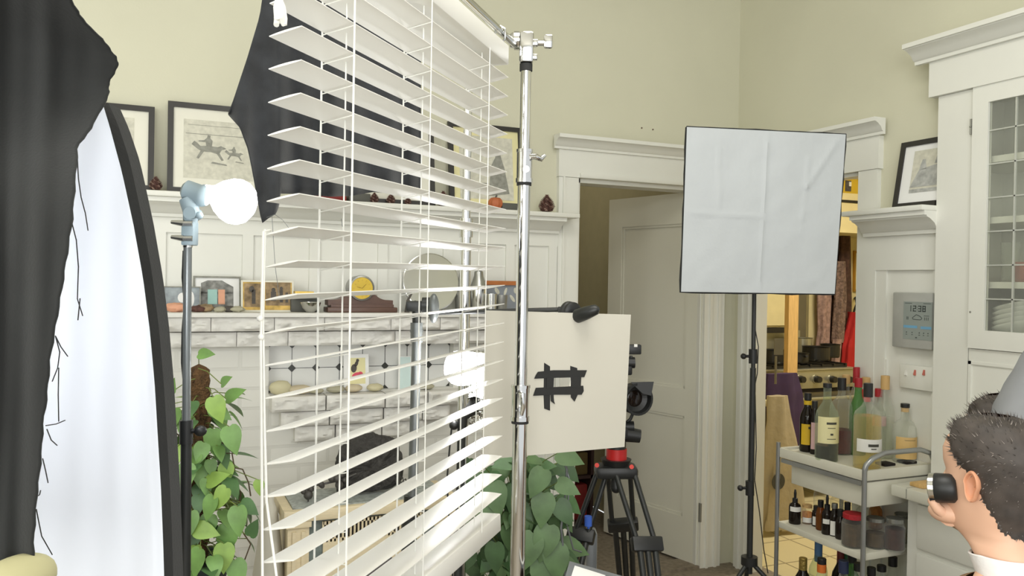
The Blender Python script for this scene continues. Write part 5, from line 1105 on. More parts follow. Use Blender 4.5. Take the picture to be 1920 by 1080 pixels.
# ---- bottles
def bottle(name, lb, px, ybase, pxw, ytop, z, group, shape='wine', glassm='clear', cap='cap_black', caph=.03, capr=None, liquid=None, level=.6, label=None, lab=(.25, .6), d=None, extra=None, sq=1.0, cat='bottle', lettering=False):
    base = onZ(px, ybase, z); dd = (base-CAM).dot(fw); r = pxw/2*dd/FPX; H = (ybase-ytop)*dd/FPX*1.005
    root = thing(name, lb, cat, base, group)
    nk = max(.011, min(r*.42, .016)); b = Vector(base)
    if shape == 'wine': pr = [(r*.9, 0), (r, .006), (r, H*.56), (r*.92, H*.63), (nk*1.15, H*.76), (nk, H*.82), (nk, H*.985), (0, H*.985)]
    elif shape == 'spirit': pr = [(r*.92, 0), (r, .006), (r, H*.60), (r*.9, H*.66), (nk*1.5, H*.73), (nk, H*.78), (nk, H*.985), (0, H*.985)]
    elif shape == 'flask': pr = [(r*.9, 0), (r, .01), (r, H*.50), (r*.95, H*.60), (r*.7, H*.69), (nk*1.1, H*.74), (nk, H*.8), (nk, H*.97), (0, H*.97)]
    elif shape == 'jar': pr = [(r*.92, 0), (r, .008), (r, H*.72), (r*.86, H*.8), (r*.84, H*.985), (0, H*.985)]
    elif shape == 'dropper': pr = [(r*.94, 0), (r, .004), (r, H*.5), (r*.85, H*.57), (nk*.9, H*.62), (nk*.9, H*.68), (0, H*.68)]
    elif shape == 'globe': pr = [(r*.5, 0), (r*.85, H*.15), (r, H*.38), (r*.85, H*.6), (nk, H*.75), (nk, H*.98), (0, H*.98)]
    MB().lathe(pr, b, seg=20, sy=sq).build('glass', glassm, root, smooth=False)
    for p in root.children[0].data.polygons: p.use_smooth = len(p.vertices) == 4
    if liquid:
        top = H*level; lp = [(0, .006)]+[(max(0, x-.003), max(.006, y)) for x, y in pr if y < top and x > 0]; rr = lerp([y for x, y in pr], [x for x, y in pr], top)-.003; lp += [(rr, top), (0, top)]
        MB().lathe(lp, b, seg=18, sy=sq).build('contents', liquid, root, smooth=False)
    if cap:
        cr = capr or nk*1.12; z0 = H-caph
        if shape == 'jar': cr = r*.9
        if shape == 'dropper':
            MB().lathe([(nk*1.0, H*.62), (nk*1.05, H*.62), (nk*1.05, H*.74), (nk*.5, H*.76), (nk*.55, H*.9), (nk*.3, H), (0, H)], b, seg=14).build('dropper_cap', cap, root, smooth=False)
        else: MB().lathe([(cr, z0), (cr, H-.002), (cr*.94, H), (0, H)], b, seg=18).build('cap', cap, root, smooth=False)
    if label:
        a0, a1 = (math.atan2(-fw.y-.2, -fw.x)-1.25, math.atan2(-fw.y-.2, -fw.x)+1.25); rows = []
        for zz in lab: rows.append([b+Vector(((r+.0008)*math.cos(a0+(a1-a0)*k/14), (r+.0008)*math.sin(a0+(a1-a0)*k/14)*sq, H*zz)) for k in range(15)])
        lo_ = MB().grid(rows).build('label', label, root, smooth=True)
        if lettering:
            mb = MB(); am = (a0+a1)/2
            for zf, wd, hh in lettering:
                rw = []
                for zz in (zf-hh, zf+hh): rw.append([b+Vector(((r+.0014)*math.cos(am+wd*(k/8-.5)), (r+.0014)*math.sin(am+wd*(k/8-.5))*sq, H*zz)) for k in range(9)])
                mb.grid(rw)
            mb.build('printed_lines', 'ink', lo_)
    if extra:
        for nm, mm, z0, z1, kk in extra: MB().lathe([(nk*kk, H*z0), (nk*kk+.0012, H*z0), (nk*kk+.0012, H*z1), (nk*kk, H*z1)], b, seg=18).build(nm, mm, root)
    return root
G1 = 'bottles on the trolley top'
bottle('liquor_bottle', 'black bottle with bright yellow label at the left end of the trolley top', 1513, 846, 28, 737, TZ, G1, 'wine', 'darkglass', 'cap_black', .03, liquid='liquid_dark', level=.55, label='label_yellow', lab=(.13, .48), extra=(('yellow_collar', 'label_yellow', .80, .87, 1.1),), lettering=((.42, .6, .02),))
bottle('liquor_bottle', 'slim dark bottle with pink label behind the yellow labelled bottle', 1526, 851, 15, 752, TZ, G1, 'wine', 'darkglass', 'cap_black', label='label_pink', lab=(.1, .6))
bottle('liquor_bottle', 'green tinted bottle with large cream label second from left in front', 1549, 863, 42, 719, TZ, G1, 'wine', 'greenclear', 'cap_black', .018, liquid='darkglass', level=.2, label='label_cream', lab=(.24, .58), lettering=((.5, .9, .014), (.44, .7, .004), (.36, .25, .012), (.3, .8, .004)))
bottle('liquor_bottle', 'clear bottle with black capsule and a little dark red drink', 1576, 850, 42, 709, TZ, G1, 'spirit', 'clear', 'cap_black', .052, liquid='winey', level=.32)
bottle('liquor_bottle', 'clear bottle with tan cap behind the black capsule bottle', 1584, 846, 30, 703, TZ, G1, 'spirit', 'clear', 'cap_tan', .04)
bottle('liquor_bottle', 'tall wine red capped bottle at the back of the trolley top', 1603, 843, 26, 689, TZ, G1, 'wine', 'clear', 'cap_red', .07, label='label_red', lab=(.08, .45))
bottle('liquor_bottle', 'green glass bottle with red cap behind the gold drink', 1607, 852, 30, 709, TZ, G1, 'wine', 'greenglass', 'cap_red', .04)
bottle('liquor_bottle', 'clear bottle with pale cork over a coral red wrapped neck', 1621, 848, 32, 708, TZ, G1, 'spirit', 'clear', 'cap_tan', .03, extra=(('coral_wrap', 'cap_coral', .68, .84, 1.3),))
bottle('liquor_bottle', 'frontmost bottle of gold drink with white label and black capsule', 1625, 877, 50, 719, TZ, G1, 'spirit', 'clear', 'cap_black', .055, liquid='goldliquid', level=.62, label='label_white', lab=(.21, .36), lettering=((.29, .8, .016), (.25, .4, .006)))
bottle('liquor_bottle', 'clear bottle with a dark pourer spout at the back', 1633, 842, 26, 692, TZ, G1, 'wine', 'clear', 'cap_wine', .025, .007)
bottle('liquor_bottle', 'clear bottle with red cap and pink label right of the gold drink', 1645, 853, 28, 729, TZ, G1, 'wine', 'clear', 'cap_red', .035, label='label_pink', lab=(.45, .6))
bottle('liquor_bottle', 'tall clear bottle with pale gold cap right of the gold drink', 1657, 858, 34, 705, TZ, G1, 'wine', 'clear', 'cap_tan', .058, liquid='clear', level=.5)
bottle('liquor_bottle', 'clear bottle with amber side label and dull gold cap', 1674, 850, 28, 727, TZ, G1, 'wine', 'clear', 'cap_gold', .042, label='label_map', lab=(.2, .55))
bottle('liquor_bottle', 'round shouldered clear bottle with black stopper and map shaped label', 1695, 866, 42, 757, TZ, G1, 'flask', 'clear', 'cap_black', .016, .018, label='label_map', lab=(.08, .45), extra=(('cork', 'cap_tan', .86, .93, .9),), lettering=((.40, 1.0, .003),))
bottle('liquor_bottle', 'pale clear bottle with brown red stopper at the right end of the trolley top', 1728, 850, 34, 751, TZ, G1, 'flask', 'clear', 'cap_wine', .018, .016, extra=(('cork', 'cap_tan', .84, .92, .9),))
for px, py, m, lb in ((1660, 872, 'cavity', 'dark square coaster in front of the gold cap bottle'), (1700, 868, 'cavity', 'dark square coaster in front of the map label bottle'), (1728, 864, 'orangewood', 'brown wooden board at the right end of the trolley top')):
    c = onZ(px, py, TZ); o = MB().box(c+Vector((0, 0, .006)), (.06, .05, .01), None, bev=.002).build('coaster', m, None, c); tag(o, lb, 'coaster', 'coasters on the trolley top')
G2 = 'bottles and jars on the trolley middle shelf'
bottle('dropper_bottle', 'black dropper bottle with white band at the left end of the middle shelf', 1490, 981, 22, 918, SZ, G2, 'dropper', 'darkglass', 'cap_black', liquid='liquid_dark', level=.4, label='label_white', lab=(.38, .52))
bottle('small_jar', 'small jar of amber syrup with white label beside the left dropper bottle', 1513, 981, 20, 946, SZ, G2, 'jar', 'clear', 'cap_tan', .012, liquid='orangey', level=.6, label='label_white', lab=(.1, .36), cat='jar')
bottle('bitters_bottle', 'small dark bottle with tall white label third from left', 1530, 986, 16, 948, SZ, G2, 'spirit', 'darkglass', 'cap_black', label='label_white', lab=(.08, .5))
bottle('bitters_bottle', 'brown bottle behind the dropper bottle at the shelf middle', 1538, 993, 17, 938, SZ, G2, 'wine', 'amber', 'cap_black', liquid='winey', level=.5)
bottle('dropper_bottle', 'tall black dropper bottle with narrow white label at mid shelf', 1550, 1001, 19, 927, SZ, G2, 'dropper', 'darkglass', 'cap_black', liquid='liquid_dark', level=.4, label='label_white', lab=(.28, .40))
bottle('bitters_bottle', 'dark bottle with upright white label beside the tall dropper bottle', 1564, 1004, 19, 944, SZ, G2, 'spirit', 'darkglass', 'tin', .02, liquid='liquid_dark', level=.5, label='label_white', lab=(.04, .48))
bottle('bitters_bottle', 'dark brown bottle just left of the red lidded jar', 1575, 1010, 18, 955, SZ, G2, 'wine', 'darkglass', 'cap_black', liquid='liquid_dark', level=.5)
bottle('bitters_bottle', 'brown bottle with white topped cap behind the red lidded jar', 1588, 1005, 20, 942, SZ, G2, 'spirit', 'darkglass', 'cap_black', .03)
bottle('preserve_jar', 'glass jar of dark preserve with a bright red lid', 1599, 1024, 42, 962, SZ, G2, 'jar', 'clear', 'cap_red', .02, liquid='preserve', level=.72, cat='jar')
bottle('preserve_jar', 'glass jar with grey metal lid behind the trolley front upright', 1641, 1026, 36, 970, SZ, G2, 'jar', 'clear', 'tin', .014, liquid='preserve', level=.5, cat='jar')
bottle('preserve_jar', 'glass jar of dark red preserve at the right end of the shelf', 1677, 1031, 37, 971, SZ, G2, 'jar', 'clear', 'tin', .016, liquid='preserve_red', level=.68, cat='jar')
bottle('preserve_jar', 'clear jar half hidden behind the dark red preserve jar', 1692, 1015, 34, 963, SZ, G2, 'jar', 'clear', 'tin', .014, cat='jar')
bottle('liquor_bottle', 'clear conical bottle at the back left of the middle shelf', 1537, 972, 24, 895, SZ, G2, 'wine', 'clear', 'tin', .02)
bottle('liquor_bottle', 'clear bottle with dark cap behind the tall dropper bottle', 1567, 978, 22, 912, SZ, G2, 'wine', 'clear', 'cap_black', .018)
bottle('liquor_bottle', 'round clear decanter at the back of the middle shelf', 1594, 985, 38, 918, SZ, G2, 'globe', 'clear', 'tin', .015)
bottle('liquor_bottle', 'clear bottle with green cap behind the red lidded jar', 1618, 998, 26, 933, SZ, G2, 'spirit', 'clear', 'cap_green', .028)
bottle('liquor_bottle', 'amber necked bottle behind the trolley front upright', 1641, 990, 24, 934, SZ, G2, 'wine', 'orangey', 'cap_wine', .012)
G3 = 'bottles on the trolley bottom shelf'
def low(lb, px, ytop, pxw, y, **kw):
    """a tall bottle on the bottom shelf whose top shows at ytop"""
    t = P(px, ytop, 1); rr_ = ray(px, ytop); s = (y-CAM.y)/rr_.y; tp_ = CAM+rr_*s; base = Vector((tp_.x, y, BZ))
    q = base-CAM; dd = q.dot(fw); bpx = 960+FPX*q.dot(RT)/dd; bpy = 540-FPX*q.dot(UP)/dd
    return bottle('wine_bottle', lb, bpx, bpy, pxw, ytop, BZ, G3, **kw)
low('gold foil necked sparkling wine bottle at the left of the bottom shelf', 1506, 1046, 34, 2.70, shape='wine', glassm='darkglass', cap='goldfoil', caph=.12, capr=.017)
low('clear bottle with blue neck wrap behind the gold foil bottle', 1535, 1016, 34, 2.72, shape='wine', glassm='greenclear', cap='cap_blue', caph=.085, capr=.0165)
low('orange neck bottle with black cap on the bottom shelf', 1541, 1047, 34, 2.58, shape='wine', glassm='clear', cap='cap_black', caph=.028, capr=.018, extra=(('orange_neck', 'orangelabel', .80, .92, 1.1),))
low('dark red capsule bottle at the back of the bottom shelf', 1577, 1030, 32, 2.66, shape='wine', glassm='darkglass', cap='cap_wine', caph=.06, capr=.0165)
low('navy blue capped bottle at the front of the bottom shelf', 1582, 1051, 38, 2.50, shape='wine', glassm='clear', cap='cap_navy', caph=.05, capr=.02)
low('green capped bottle behind the navy blue capped bottle', 1590, 1036, 32, 2.64, shape='wine', glassm='greenglass', cap='cap_green', caph=.05)
low('black capped green bottle near the trolley front upright', 1598, 1041, 34, 2.58, shape='wine', glassm='greenglass', cap='cap_black', caph=.03)
low('slate capped bottle left of the trolley front upright', 1610, 1056, 34, 2.45, shape='spirit', glassm='clear', cap='cap_black', caph=.03, capr=.019)
low('black capped bottle just right of the trolley front upright', 1634, 1064, 34, 2.43, shape='spirit', glassm='darkglass', cap='cap_black', caph=.03)
low('small black capped clear bottle right of the trolley front upright', 1653, 1060, 32, 2.44, shape='wine', glassm='clear', cap='cap_black', caph=.024, capr=.018)
low('clear bottle with square black cap at the right end of the bottom shelf', 1674, 1044, 34, 2.45, shape='wine', glassm='clear', cap='cap_black', caph=.038, capr=.018)

# ================================================================== CHINA CABINET
FX = 2.86; HY1 = 2.335; HY0 = 1.1; DP = 3.22
hut = thing('china_cabinet', 'tall white built in china cabinet with leaded glass door at the right', 'cabinet', (FX+.1, 1.8, 0))
gy1 = onX(1853, 400, FX).y; dy1 = onX(1822, 400, FX).y; gz1_ = 2.225; gz0_ = onX(1853, 620, FX).z; dz0 = gz0_-.07; dz1 = gz1_+.07; hz1 = 2.29; hz2 = 2.43
mb = MB(); mb.bb(FX+.02, DP, HY1-.02, HY1, 0, hz2-.001); mb.bb(DP, DP+.02, HY0, HY1, 0, 2.6); mb.bb(FX+.02, DP, HY0, HY0+.02, 0, hz2-.001); mb.bb(FX, FX+.02, dy1+.004, HY1, .775, hz1); mb.bb(FX, FX+.02, HY0, dy1, dz1+.004, hz1)
mb.bb(FX, FX+.02, HY0, dy1, dz0-.050, dz0-.003); mb.bb(FX+.02, DP, HY0+.02, HY1-.02, 2.30, 2.32); mb.bb(FX+.021, FX+.03, HY0+.021, HY1-.021, .775, dz0); mb.build('carcass', 'trim_white', hut)
mb = MB(); mb.bb(FX-.02, FX+.02, HY0, HY1+.03, hz1+.001, hz2); extr(mb, crown(hz2-.0, hz2+.075, .09), 'y', HY0, HY1+.085, FX-.02); mb.build('cornice', 'trim_white', hut)
mb = MB(); mb.bb(FX+.004, FX+.016, HY0, dy1, .78, dz0-.05); 
for a in ((HY0, dy1, dz0-.062, dz0-.05), (dy1-.012, dy1, .78, dz0-.05)): mb.bb(FX-.003, FX+.004, *a)
mb.build('lower_panel', 'trim_white', hut)
mb = MB(); dyo = 1.30
mb.bb(FX-.012, FX+.01, gy1, dy1-.003, dz0, dz1); mb.bb(FX-.012, FX+.01, dyo-.09, dyo, dz0, dz1); mb.bb(FX-.012, FX+.01, dyo, gy1, gz1_, dz1); mb.bb(FX-.012, FX+.01, dyo, gy1, dz0, gz0_)
gd = mb.build('door', 'trim_white', hut)
MB().bb(FX-.002, FX+.001, dyo, gy1, gz0_, gz1_).build('glass_pane', 'pane', gd)
mb = MB(); i = 1
while gy1-.104*i > dyo: mb.bb(FX-.005, FX+.003, gy1-.104*i-.003, gy1-.104*i+.003, gz0_, gz1_); i += 1
zl_ = onX(1870, 561, FX).z; k = 0
while zl_+.126*k < gz1_: mb.bb(FX-.005, FX+.003, dyo, gy1, zl_+.126*k-.0025, zl_+.126*k+.0025); k += 1
mb.build('lead_came', 'lead', gd)
mb = MB()
for py in (238, 585): c = onX(1822, py, FX-.004); mb.cyl(c+Vector((-.004, 0, -.03)), c+Vector((-.004, 0, .03)), .004, seg=8); mb.ball(c+Vector((-.008, 0, 0)), .004, seg=8)
mb.build('hinge', 'hinge', hut)
shz = [onX(1880, y, FX+.10).z for y in (300, 413, 533)]
for z in shz: MB().bb(FX+.03, DP, HY0+.02, HY1-.02, z-.016, z+.008).build('shelf', 'trim_white', hut)
zb0 = gz0_-.03; MB().bb(FX+.02, DP, HY0+.02, HY1-.02, zb0-.02, zb0).build('shelf', 'trim_white', hut)
G = 'white plates in the china cabinet'
pp_ = [(0, 0), (.06, 0), (.075, .004), (.11, .016), (.112, .019), (.075, .008), (0, .005)]
pl0 = thing('plate', 'white plate, bottom of the flat pile in the china cabinet', 'plate', (FX+.16, 1.85, zb0), G); MB().lathe(pp_, seg=32).build('dish', 'china', pl0, smooth=True, local=True)
nm = ['bottom', 'second', 'third', 'fourth', 'fifth', 'sixth', 'seventh', 'eighth', 'ninth', 'top']
for i in range(1, 10): copy_thing(pl0, (FX+.16, 1.85+.002*(i % 3), zb0+.0125*i), 'white plate, %s of the flat pile in the china cabinet counting upward' % nm[i])
G = 'white bowls in the china cabinet'
bw0 = thing('bowl', 'white deep bowl, lowest of the tilted nest beside the plates in the cabinet', 'bowl', (FX+.10, 2.055, zb0+.012), G); bw0.rotation_euler = (math.radians(-16), 0, 0); MB().lathe([(0, 0), (.025, 0), (.03, .004), (.06, .018), (.078, .04), (.08, .046), (.075, .042), (.055, .022), (0, .008)], seg=28).build('body', 'china', bw0, smooth=True, local=True)
for i in range(1, 5): copy_thing(bw0, (FX+.10, 2.055-.001*i, zb0+.012+.018*i), 'white deep bowl, %s of the tilted nest beside the plates in the cabinet' % ['', 'second', 'third', 'fourth', 'topmost'][i])
def tumbler(lb, y, x, z, m, h=.10, r=.034, name='glass_tumbler'):
    root = thing(name, lb, 'glass', (x, y, z), 'glasses in the china cabinet'); MB().lathe([(r*.8, 0), (r*.82, .004), (r, h), (r-.002, h), (r*.78, .008), (0, .008)], (x, y, z), seg=20).build('bowl', m, root, smooth=True)
zs2 = shz[2]+.008
tumbler('clear tumbler at the left on the glass shelf above the plates', 2.09, FX+.10, zs2, 'clear', .15)
tumbler('pink tumbler second from left on the shelf above the plates', 2.03, FX+.09, zs2, 'pinkglass', .075)
tumbler('pink tumbler behind the leading on the shelf above the plates', 1.955, FX+.10, zs2, 'pinkglass', .08)
tumbler('tall clear glass at the back of the shelf above the plates', 2.03, FX+.18, zs2, 'clear', .16, .03)
G = 'grey bowls on the top cabinet shelf'
b0 = thing('bowl', 'grey bowl, bottom of the pile on the upper cabinet shelf', 'bowl', (FX+.17, 1.90, shz[0]+.008), G); MB().lathe([(.04, 0), (.05, .003), (.09, .045), (.092, .05), (.088, .05), (.045, .01), (0, .008)], seg=28).build('body', 'plategrey', b0, smooth=True, local=True)
for i in range(1, 5): copy_thing(b0, (FX+.17, 1.90, shz[0]+.008+.022*i), 'grey bowl, %s of the pile on the upper cabinet shelf' % ['', 'second', 'third', 'fourth', 'top'][i])
# counter and base cabinet
cz_ = onY(1674, 908, 2.335).z; kx = onY(1674, 908, 2.335).x
o = MB().bb(kx, FX-.001, HY0, 2.345, cz_-.045, cz_, bev=.006).build('tiled_countertop', 'counter', None, ((kx+FX)/2, 1.8, cz_-.045)); tag(o, 'cream tiled countertop of the china cabinet beside the trolley', 'countertop')
mb = MB(); mb.bb(kx-.001, kx+.0005, 2.27, 2.273, cz_-.04, cz_-.004); mb.bb(kx, FX-.002, 2.27, 2.273, cz_, cz_+.0004); mb.bb(kx-.001, kx+.0005, 2.06, 2.063, cz_-.04, cz_-.004); mb.bb(kx, FX-.002, 2.06, 2.063, cz_, cz_+.0004); mb.bb(kx-.001, kx+.0005, 1.85, 1.853, cz_-.04, cz_-.004); mb.build('grout_line', 'sketchgrey', o)
lx = 2.72; bc_ = thing('base_cabinet', 'white base cabinet with drawers under the tiled countertop', 'cabinet', ((lx+FX)/2, 1.8, 0)); MB().bb(lx, FX-.001, HY0, 2.32, 0, cz_-.046).build('carcass', 'trim_white', bc_)
for z0, z1 in ((.52, .69), (.30, .50), (.08, .28)):
    d_ = MB().bb(lx-.012, lx, 1.5, 2.27, z0, z1, bev=.004).build('drawer', 'trim_white', bc_); MB().cyl((lx-.03, 1.95, (z0+z1)/2), (lx-.011, 1.95, (z0+z1)/2), .012).build('knob', 'hinge', d_)
o = MB().box(onZ(1735, 908, cz_+.008), (.10, .06, .016), None, bev=.003).build('wooden_coaster', 'pine', None, onZ(1735, 908, cz_)); tag(o, 'small wooden block on the tiled countertop by the black camera', 'block')
# ================================================================== WEATHER STATION, SWITCHES
wx = WX-.027
c0_, c1_, c2_, c3_ = onX(1681, 548, wx), onX(1756, 549, wx), onX(1753, 656, wx), onX(1680, 650, wx)
wy1 = c0_.y; wy0 = c1_.y; wz1 = c0_.z; wz0 = (c2_.z+c3_.z)/2
ws = thing('weather_station', 'silver digital weather station reading 12:38 on the white panelled wall', 'weather station', (wx, (wy0+wy1)/2, (wz0+wz1)/2))
MB().bb(wx-.022, wx+.0, wy0, wy1, wz0, wz1, bev=.005).build('housing', 'lcdframe', ws)
ly1 = onX(1694, 600, wx-.022).y; ly0 = onX(1748, 600, wx-.022).y; lz1 = onX(1694, 565, wx-.022).z; lz0 = onX(1694, 635, wx-.022).z
scn = MB().bb(wx-.0235, wx-.02, ly0, ly1, lz0, lz1).build('lcd_screen', 'lcd', ws); LW = ly1-ly0; LH = lz1-lz0
def lpt(u, v, k=1): return Vector((wx-.0235-.0006*k, ly1-LW*u, lz0+LH*v))
def lbox(mb, u0, u1, v0, v1, k=1): a = lpt(u0, v0, k); b = lpt(u1, v1, k); mb.bb(a.x, a.x+.001, a.y, b.y, a.z, b.z)
SEG = {'0': 'abcdef', '1': 'bc', '2': 'abged', '3': 'abgcd', '8': 'abcdefg'}
def digit(mb, ch, u, v, w_, h_, t=.02):
    s = {'a': (u, u+w_, v+h_-t, v+h_), 'd': (u, u+w_, v, v+t), 'g': (u, u+w_, v+h_/2-t/2, v+h_/2+t/2), 'b': (u+w_-t, u+w_, v+h_/2, v+h_), 'c': (u+w_-t, u+w_, v, v+h_/2), 'f': (u, u+t, v+h_/2, v+h_), 'e': (u, u+t, v, v+h_/2)}
    for q in SEG[ch]: lbox(mb, *s[q])
mb = MB()
for ch, u in (('1', .17), ('2', .34), ('3', .52), ('8', .67)): digit(mb, ch, u, .74, .11, .16, .028)
lbox(mb, .475, .495, .78, .80); lbox(mb, .475, .495, .85, .87); lbox(mb, .05, .3, .95, .965); lbox(mb, .7, .95, .95, .965); mb.build('time_digits', 'lcdink', scn)
mb = MB(); mb.tube([lpt(.34, .54), lpt(.33, .58), lpt(.40, .62), lpt(.46, .66), lpt(.54, .64), lpt(.60, .62), lpt(.66, .57), lpt(.62, .53), lpt(.48, .53), lpt(.34, .54)], .0013, 5)
for u in (.12, .16, .74, .80, .86): lbox(mb, u, u+.02, .52, .60)
lbox(mb, .72, .9, .63, .645)
for u in (.1, .3, .55, .7, .85): lbox(mb, u, u+.05, .12, .135); lbox(mb, u+.01, u+.04, .17, .2)
lbox(mb, .44, .5, .04, .07); mb.build('forecast_symbols', 'lcdink', scn)
mb = MB(); lbox(mb, .02, .5, .30, .37); lbox(mb, .62, .98, .29, .36); mb.build('blue_band', 'lcdblue', scn)
wz = wx+.006
sw_ = thing('switch_plate', 'white switch plate with two red toggles under the weather station', 'switch', (wz, 2.42, 1.25)); a = onX(1690, 682, wz); b = onX(1752, 735, wz)
sy0_, sy1_ = max(b.y, 2.337), a.y; MB().bb(wz-.008, wz+.005, sy0_, sy1_, b.z, a.z, bev=.002).build('plate', 'trim_white', sw_)
for px, m in ((1699, 'label_white'), (1716, 'switchred'), (1733, 'switchred')): c = onX(px, 699, wz-.008); MB().box(c, (.01, .008, .022), Matrix.Rotation(.3, 3, 'Y')).build('toggle', m, sw_)
mb = MB(); 
for px in (1622, 1652):
    a = onX(px, 672, WX-.012); mb.bb(WX-.018, WX-.009, a.y-.035, a.y+.035, a.z-.10, a.z); 
o = mb.build('outlet_plate', 'trim_white', None, (WX-.012, onX(1622, 700, WX).y, 1.2)); tag(o, 'white blank wall plates behind the bottles on the trolley', 'wall plate')

# ================================================================== HALL BOOKCASE
a = onY(1060, 900, 4.5); b = onY(1113, 900, 4.5); zt = onY(1090, 835, 4.5).z
hb_ = thing('bookcase', 'dark brown bookcase in the hall behind the tripod', 'bookcase', ((a.x+b.x)/2, 4.6, 0)); mb = MB(); mb.bb(a.x-.1, a.x-.08, 4.5, 4.75, 0, zt); mb.bb(b.x-.02, b.x, 4.5, 4.75, 0, zt); mb.bb(a.x-.1, b.x, 4.73, 4.75, 0, zt)
for z in (.02, .3, .55, zt-.01): mb.bb(a.x-.1, b.x, 4.5, 4.75, z, z+.02)
mb.build('case', 'hallbrown', hb_)
for i, (z, m, lb, w_, h_) in enumerate(((.57, 'hallred', 'dull red box on the upper shelf of the hall bookcase', .12, .16), (.32, 'olive_basket', 'olive basket on the middle shelf of the hall bookcase', .14, .14), (.04, 'hallred', 'dark red crate on the bottom shelf of the hall bookcase', .14, .22))):
    o = MB().bb(b.x-.04-w_, b.x-.03, 4.52, 4.70, z, z+h_, bev=.01).build('storage_box', m, None, (b.x-.08, 4.6, z)); tag(o, lb, 'box')
c = P(1108, 1040, 3.5); o = MB().box((c.x, c.y, .235), (.045, .09, .47), Rg, bev=.01).build('grey_case', 'laptop', None, (c.x, c.y, 0)); tag(o, 'narrow grey upright case behind the left leg of the tripod', 'case')
# clipboard with paper at the bottom edge, on a small table
ld = 2.0; A0, A1, A2, A3 = P(1068, 1052, 2.12), P(1178, 1083, 2.12), P(1170, 1190, 1.75), P(1040, 1150, 1.75)
lid = thing('folder', 'grey folder carrying a white sheet at the bottom edge before the tripod', 'folder', (A0+A2)/2); nu = (A1-A0).cross(A3-A0).normalized(); nu = nu if nu.z > 0 else -nu
MB().prism([A0, A1, A2, A3], -nu*.008).build('cover', 'laptop', lid); q = lambda u, v: (A0*(1-u)+A1*u)*(1-v)+(A3*(1-u)+A2*u)*v+nu*.001
MB().prism([q(.1, .08), q(.62, .10), q(.62, .95), q(.06, .95)], nu*.001).build('paper_sheet', 'paperwhite', lid)
tcn = (A0+A2)/2; tzz = min(A0.z, A1.z, A2.z, A3.z)-.012
tb = thing('side_table', 'low dark side table under the grey folder', 'table', (tcn.x, tcn.y, 0)); MB().cyl((tcn.x, tcn.y, tzz-.02), (tcn.x, tcn.y, tzz), .12, seg=28).build('top', 'darkwood', tb); MB().cyl((tcn.x, tcn.y, 0), (tcn.x, tcn.y, tzz-.02), .03).build('leg', 'darkwood', tb)
# ================================================================== PEOPLE
RINGS = [(-.66, .16, .10, .12), (-.56, .165, .115, .115), (-.44, .165, .12, .105), (-.34, .185, .125, .115), (-.275, .205, .11, .115), (-.235, .20, .085, .10), (-.21, .15, .07, .085), (-.195, .095, .06, .075), (-.175, .066, .054, .068), (-.15, .057, .05, .066), (-.13, .056, .056, .068), (-.115, .052, .078, .068), (-.105, .056, .090, .070), (-.085, .061, .094, .078), (-.06, .066, .093, .088), (-.03, .070, .094, .096), (-.01, .072, .091, .101), (.012, .073, .088, .104), (.03, .075, .095, .106), (.055, .077, .096, .105), (.08, .072, .087, .096), (.10, .058, .068, .078), (.112, .036, .042, .05), (.118, .012, .014, .016)]
def headpt(z, a, off=0):
    zs = [r[0] for r in RINGS]; w_ = lerp(zs, [r[1] for r in RINGS], z); f = lerp(zs, [r[2] for r in RINGS], z); b = lerp(zs, [r[3] for r in RINGS], z)
    c, s = math.cos(a), math.sin(a); e = .9
    x = w_*math.copysign(abs(c)**e, c); y = (f if s > 0 else b)*math.copysign(abs(s)**e, s)
    if s > 0 and z > -.12:
        fr = max(0, 1-abs(a-math.pi/2)/.34)
        y += fr**1.3*.026*max(0, 1-abs(z+.028)/.04)*(1 if z < -.028 else 1)+fr**1.5*.012*max(0, 1-abs(z-.0)/.03)     # nose
        y += max(0, 1-abs(a-math.pi/2)/.5)*(.006*math.exp(-((z+.062)/.006)**2)+.006*math.exp(-((z+.076)/.007)**2))     # lips
        for ex in (.42, -.42): y -= .010*math.exp(-((a-math.pi/2-ex)/.16)**2)*math.exp(-((z-.004)/.014)**2)                 # eye sockets
    d = Vector((x, y, 0)); n = Vector((c, s, 0)); p = Vector((x, y, z))+n*off
    if off and z > .07: p.z += off*min(1, (z-.07)/.03)
    return p
def person(label, Mx, bend, skin_hair=True, seed=1, zlow=-.66):
    """Mx: 4x4 of the head (y = facing, z = crown). bend(p) moves the torso points."""
    random.seed(seed); T = lambda p: Mx@bend(p)
    loc = T(Vector((0, 0, zlow))); loc = Vector((loc.x, loc.y, 0))
    root = thing('person', label, 'person', loc)
    zs = []; z = zlow
    while z < .118: zs.append(z); z += .0085 if z > -.2 else .02
    zs.append(.1185); N = 56
    rows = [[T(headpt(z, 2*math.pi*k/N)) for k in range(N)] for z in zs]
    body = MB().grid(rows, closed=True); body.f.append(tuple(range(len(body.v)-N, len(body.v)))); body.mi.append(0)
    return root, T, body
def ear(T, side, mb):
    c = Vector((side*.074, -.020, -.005)); rows = []
    R = Matrix.Rotation(side*-.42, 3, 'Z')
    for i in range(13):
        t = i/12; prof = [(1.0, .0), (1.0, .006), (.92, .011), (.78, .011), (.70, .006), (.45, .003), (.0, .002)]
        pass
    out = []
    for r_, h_ in ((.55, -.012), (.98, .0), (1.0, .008), (.93, .012), (.82, .011), (.74, .005), (.5, .002), (.25, -.001), (.01, -.001)):
        row = []
        for k in range(22):
            a = 2*math.pi*k/22; ry = .0175*(1.0 if math.sin(a) > 0 else .78); rz = .032; yy = math.cos(a)*ry*r_; zz = math.sin(a)*rz*r_; p = Vector((side*(.002+h_)+side*.12*max(0, -yy), yy, zz)); row.append(T(c+p))
        out.append(row)
    mb.grid(out, 1, closed=True)
